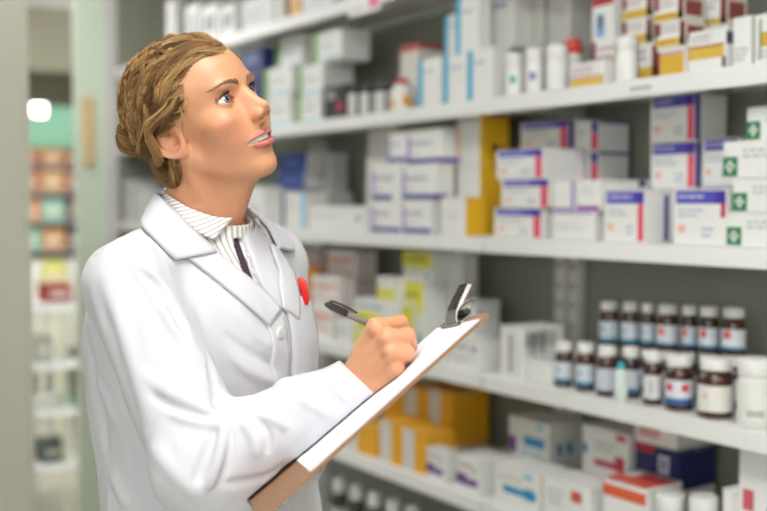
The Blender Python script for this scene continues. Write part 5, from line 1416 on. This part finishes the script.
# loose curls lying over the swept back hair
tries = 0; made = 0
while made < 74 and tries < 900:
    tries += 1
    d0 = nrm(hrng.normal(size=3)); q = CC + d0 * scalp_r(d0[None])[0]
    if hairline(q[None])[0] < .012 or q[0] < -.085 or q[2] < -.03: continue
    n = 26; t = np.linspace(0, 1, K); lock_col = hair_color(1, hrng)[0] * hrng.uniform(.75, 1.5)
    side = np.cross(d0, bund); side = side / max(length(side), 1e-6)
    end = nrm(slerp(d0, nrm(bund + hrng.normal(size=3) * .35), hrng.uniform(.55, .95)))
    arc = math.acos(max(-1, min(1, float(d0 @ end)))) * .085; wav = max(1.0, arc / hrng.uniform(.026, .040)); amp = hrng.uniform(.05, .095); ph = hrng.random() * 6.28
    U = np.stack([nrm(slerp(d0, end, k) + side * amp * math.sin(wav * 6.28 * k + ph)) for k in t])
    R = scalp_r(U) + .0105 + .0045 * np.sin(wav * 6.28 * t + ph + 1.5)
    C = CC + U * R[:, None]
    if hairline(C).min() < -.002: continue
    T_n = np.gradient(C, axis=0); T_n /= length(T_n)[:, None]; S = np.cross(T_n, U); S /= np.maximum(length(S), 1e-6)[:, None]
    env = np.interp(t, [0, .25, .7, 1], [.5, 1, .9, .35]); a = np.sqrt(hrng.random(n)) * hrng.uniform(.0032, .0052); f0 = hrng.random(n) * 6.28; tw = hrng.uniform(-10, 10)
    ang = f0[:, None] + tw * t[None]
    P = C[None] + (a[:, None] * env[None])[..., None] * (np.cos(ang)[..., None] * .7 * U[None] + np.sin(ang)[..., None] * S[None])
    sink = np.interp(t, [0, .12, .88, 1], [-.006, 0, 0, -.006]); P = P + (U * sink[:, None])[None]
    paths.append(P); cols.append(np.clip(lock_col * hrng.uniform(.8, 1.25, (n, 1)), 0, 1)); made += 1
P = from_head(np.concatenate(paths).reshape(-1, 3)).reshape(-1, K, 3)
hairs('hair_strands', P, np.full(len(P), .00038), M_HAIR, np.concatenate(cols), sides=3, parent=HAIR)
# twisted bun at the back of the head
paths = []; cols = []
ax_b = nrm(BUN - CC); e1 = nrm(np.cross(ax_b, A3(0, 0, 1))); e2 = np.cross(ax_b, e1)
for coil in range(3):
    R0, z0, rr = [(.019, -.001, .0105), (.013, .008, .0092), (.006, .015, .0080)][coil]
    n = 300; tw = 3.0
    a0 = hrng.random(n) * 2 * np.pi; st_ = hrng.random(n) * 2 * np.pi; rj = rr * hrng.uniform(.75, 1.02, n)
    pl = []
    for k in range(26):
        t = k / 25; th = st_ + t * 2.6; ph = a0 + th * tw
        rad_ = R0 + rj * np.cos(ph); h = z0 + rj * np.sin(ph) * .8
        pl.append(BUN + (e1 * np.cos(th)[:, None] + e2 * np.sin(th)[:, None]) * rad_[:, None] + ax_b * h[:, None])
    paths.append(np.stack(pl, 1))
    cols.append(hair_color(n, hrng))
P = from_head(np.concatenate(paths).reshape(-1, 3)).reshape(-1, 26, 3)
BUNO = hairs('bun', P, np.full(len(P), .00055), M_HAIR, np.concatenate(cols), sides=3, parent=HAIR)
bunf = lambda p: smin(ell((to_head(p) - BUN) @ np.stack([e1, e2, ax_b], 1), (0, 0, .004), (.024, .024, .015)), 9 + 0 * p[:, 0], .001) * HS
bc_ = from_head(BUN[None])[0]
V, Q = surface_net(bunf, axis_grid(bc_[0] - .05, bc_[0] + .05, .004), axis_grid(bc_[1] - .05, bc_[1] + .05, .004), axis_grid(bc_[2] - .05, bc_[2] + .05, .004))
mesh_from('bun_core', V, Q, M_HAIR, HAIR, FEET, col=np.tile(np.array(lin('6a4a2a')[:3]), (len(V), 1)))
# loose wisps and curls in front of and over the ear, and at the nape
paths = []; cols = []
def wisp(pts, n, spread, amp, wav):
    c = smooth_line(np.array(pts, float), 24); t = np.linspace(0, 1, 24)
    col_ = hair_color(1, hrng)[0]
    for i in range(n):
        ph = hrng.normal() * .5; o = hrng.normal(size=3) * spread
        w = c + o[None] * (.3 + t[:, None]) + np.stack([np.sin(wav * 6.28 * t + ph) * amp, np.cos(wav * 6.28 * t + ph) * amp * .6, np.sin(wav * 6.28 * t + 1 + ph) * amp], 1) * t[:, None]
        paths.append(w); cols.append(np.clip(col_ * hrng.uniform(.8, 1.3), 0, 1))
for s_ in (-1, 1):
    for j in range(9):
        a = hrng.uniform(-.006, .006, 3)
        wisp(np.array([(.030, s_ * .066, .052), (.020, s_ * .074, .040), (.006, s_ * .083, .034), (-.012, s_ * .086, .031), (-.034, s_ * .080, .018), (-.058, s_ * .070, .006), (-.082, s_ * .045, .004)]) + a, 40, .0022, .0035, 1.6)
    for j in range(7):
        a = hrng.uniform(-.006, .006, 3)
        wisp(np.array([(.010, s_ * .074, .030), (-.008, s_ * .088, .030), (-.026, s_ * .091, .020), (-.030, s_ * .082, -.006), (-.044, s_ * .072, -.018), (-.07, s_ * .055, -.015)]) + a, 34, .0022, .0030, 1.2)
    for j in range(10):
        a = hrng.uniform(-.007, .007, 3)
        wisp(np.array([(-.028, s_ * .066, -.030), (-.040, s_ * .060, -.048), (-.054, s_ * .050, -.052), (-.076, s_ * .036, -.040), (-.094, s_ * .02, -.022), (-.106, 0, -.004)]) + a, 36, .0025, .0035, 1.3)
    wisp([(.026, s_ * .068, .040), (.030, s_ * .073, .026), (.026, s_ * .076, .014), (.020, s_ * .076, .004), (.022, s_ * .076, -.006)], 10, .0012, .0022, 1.6)
    wisp([(.030, s_ * .066, .056), (.038, s_ * .0665, .048), (.040, s_ * .0675, .038), (.034, s_ * .070, .030), (.026, s_ * .074, .028)], 9, .0010, .0018, 1.0)
P = from_head(np.array(paths).reshape(-1, 3)).reshape(-1, 24, 3)
hairs('hair_wisps', P, np.full(len(P), .00042), M_HAIR, np.array(cols), sides=3, parent=HAIR)
# ---------------------------------------------------------------- clipboard, paper, clip, pen
M_BOARD = mat('brown_hardboard', '9a6f4c', rough=.55, noise=.18, nscale=60, bump=.1, bscale=300)
CBC = board(BLEN / 2, BWID / 2)
CLIP = empty('clipboard', to_world(CBC)); CLIP.rotation_euler = (0, 0, math.atan2(RY, RX))
tag(CLIP, 'brown clipboard with white paper and a chrome clip held in front of the woman', 'clipboard')
def bpt(u, v, w): return Vector(board(u, v, w) - CBC)
def plate(name, u0, u1, v0, v1, w0, w1, rad, m, parent, bev=True):
    b_ = MB(); out = []
    for (cu, cv, a0) in ((u0 + rad, v0 + rad, 180), (u1 - rad, v0 + rad, 270), (u1 - rad, v1 - rad, 0), (u0 + rad, v1 - rad, 90)):
        for k in range(7):
            a = math.radians(a0 + k * 15); out.append((cu + rad * math.cos(a), cv + rad * math.sin(a)))
    top = [bpt(u, v, w1) for u, v in out]; bot = [bpt(u, v, w0) for u, v in out]; n = len(out)
    b_.face(top, m); b_.face(bot[::-1], m)
    for i in range(n): b_.face([bot[i], bot[(i + 1) % n], top[(i + 1) % n], top[i]], m)
    o = b_.build(name, parent, weld=True); return o
BRD = plate('board', 0, BLEN, 0, BWID, -.0032, 0, .014, M_BOARD, CLIP)
PAP = plate('paper', .012, .254, .008, BWID - .008, .0002, .0011, .001, mat('white_paper', 'f4f3f6', rough=.7), CLIP)
# chrome clip: base jaw, raised lever with a comb edge, spring and hanging loop
M_CHROME = mat('chrome', 'c6c4c0', rough=.28, metal=1); M_DARKM = mat('dark_metal', '5c5650', rough=.3, metal=1)
cv = BWID * .56
b_ = MB()
def bquad(pts, m): b_.face([bpt(*p) for p in pts], m)
def bbox(u0, u1, v0, v1, w0, w1, m):
    vs = [bpt(u, v, w) for w in (w0, w1) for v in (v0, v1) for u in (u0, u1)]
    b_.raw(vs, [(0, 2, 3, 1), (4, 5, 7, 6), (0, 1, 5, 4), (2, 6, 7, 3), (0, 4, 6, 2), (1, 3, 7, 5)], m)
bbox(-.003, .016, cv - .045, cv + .045, .0012, .0026, M_CHROME)
bbox(.014, .0170, cv - .045, cv + .045, .0012, .0046, M_DARKM)
b_.build('clip_jaw', CLIP)
b_ = MB(); prof = [(.014, .003), (.010, .0095), (.004, .014), (-.003, .0175), (-.011, .021), (-.020, .0245), (-.029, .0280)]
for i in range(len(prof) - 1):
    (u0, w0), (u1, w1) = prof[i], prof[i + 1]
    hw0 = .026 - .0012 * i; hw1 = .026 - .0012 * (i + 1)
    vs = [bpt(u0, cv - hw0, w0), bpt(u0, cv + hw0, w0), bpt(u1, cv + hw1, w1), bpt(u1, cv - hw1, w1), bpt(u0 - .0006, cv - hw0, w0 - .0022), bpt(u0 - .0006, cv + hw0, w0 - .0022), bpt(u1 - .0006, cv + hw1, w1 - .0022), bpt(u1 - .0006, cv - hw1, w1 - .0022)]
    b_.raw(vs, [(0, 1, 2, 3), (7, 6, 5, 4), (0, 4, 5, 1), (1, 5, 6, 2), (2, 6, 7, 3), (3, 7, 4, 0)], M_CHROME)
for k in range(10):
    t = .38 + .066 * k; i = min(int(t * 6), 5); f = t * 6 - i
    u = prof[i][0] + (prof[i + 1][0] - prof[i][0]) * f; w = prof[i][1] + (prof[i + 1][1] - prof[i][1]) * f
    b_.tube([bpt(u, cv - .018, w + .0015), bpt(u, cv + .018, w + .0015)], .0013, M_DARKM, 6)
b_.build('clip_lever', CLIP)
b_ = MB(); b_.tube([bpt(u - .001, cv - .0215, w - .003) for u, w in prof[3:]], .0016, mat('pink_white_grip', 'f2d0cc', rough=.4), 6); b_.build('lever_grip', CLIP)
b_ = MB(); b_.tube([bpt(-.002, cv - .040 + .08 * k / 24, .0065) for k in range(25)], .0038, M_DARKM, 10)
b_.build('spring', CLIP)
b_ = MB(); b_.tube([bpt(-.001, cv - .030, .006), bpt(-.008, cv - .030, .007), bpt(-.020, cv - .022, .008), bpt(-.027, cv, .008), bpt(-.020, cv + .022, .008), bpt(-.008, cv + .030, .007), bpt(-.001, cv + .030, .006)], .0014, M_CHROME, 8)
b_.build('hanging_loop', CLIP)
# pen
pe0 = PEN0; pe1 = PEN1
pd_ = nrm(pe1 - pe0); tipw = (pe1 - BA) @ b_n
PEN = empty('ballpoint_pen', to_world(pe0)); PEN.rotation_euler = (0, 0, math.atan2(RY, RX)); tag(PEN, 'grey ballpoint pen with a dark cap end held in the writing hand', 'pen')
L_ = length(pe1 - pe0)
def pp(t): return Vector(pd_ * t)
b_ = MB(); b_.tube([pp(.030), pp(.032), pp(L_ - .016), pp(L_ - .012)], [.0036, .0040, .0040, .0036], mat('pen_grey_plastic', '8d8580', rough=.2, coat=.4), 10); b_.build('barrel', PEN)
b_ = MB(); b_.tube([pp(0), pp(.002), pp(.010), pp(.030), pp(.0315)], [.0014, .0030, .0046, .0046, .0040], mat('pen_dark_cap', '2e2a2b', rough=.3, coat=.3), 12)
nn_ = nrm(np.cross(pd_, A3(0, 1, 0))); nn_ = nn_ if nn_[2] > 0 else -nn_
b_.build('end_cap', PEN)
b_ = MB(); b_.tube([Vector(pd_ * t + nn_ * o) for t, o in ((.004, .0045), (.010, .0066), (.030, .0070), (.044, .0060))], [.0012, .0014, .0013, .0010], mat('pen_dark_cap', '2e2a2b'), 8); b_.build('pocket_clip', PEN)
b_ = MB(); b_.tube([pp(L_ - .012), pp(L_ - .001), pp(L_)], [.0034, .0010, .0004], M_DARKM, 10); b_.build('tip', PEN)
# red pen in the breast pocket
rp = cast(lambda p: coat_base(p) - .008, [(303, 291)])[0]
RP = empty('red_pen', to_world(rp)); RP.rotation_euler = (0, 0, math.atan2(RY, RX)); tag(RP, 'red pen clipped in the breast pocket of the white coat', 'pen')
m_red = mat('red_plastic', 'e8261c', rough=.3, coat=.3)
tl = nrm(A3(-.22, 0, 1))
b_ = MB(); b_.tube([Vector(tl * t) for t in (-.020, -.018, .012, .018, .0195)], [.003, .0042, .0044, .0040, .002], m_red, 12); b_.build('barrel', RP)
b_ = MB(); b_.tube([Vector(tl * t + FW * o) for t, o in ((.017, .002), (.014, .0050), (-.012, .0046), (-.016, .0036))], [.0026, .0034, .0030, .0018], m_red, 8); b_.build('pocket_clip', RP)
EXPOSURE = 1.42
# ---------------------------------------------------------------- camera, world, view
cam = bpy.data.cameras.new('camera'); co = bpy.data.objects.new('camera', cam); COL.objects.link(co)
cam.sensor_width = 36; cam.lens = 36 * F / W_
co.location = (0, 0, CAMZ)
fwd = Vector((FX * math.cos(PITCH), FY * math.cos(PITCH), -math.sin(PITCH)))
co.rotation_euler = fwd.to_track_quat('-Z', 'Y').to_euler()
cam.clip_start = .05
cam.dof.use_dof = True; cam.dof.focus_distance = 1.36; cam.dof.aperture_fstop = 2.35
SC.camera = co
w = bpy.data.worlds.new('world'); SC.world = w; w.use_nodes = True
w.node_tree.nodes['Background'].inputs['Color'].default_value = (.9, .95, 1, 1)
w.node_tree.nodes['Background'].inputs['Strength'].default_value = 2.8
vs = SC.view_settings; vs.view_transform = 'Standard'; vs.look = 'None'; vs.gamma = 1; vs.use_curve_mapping = False
vs.exposure = EXPOSURE
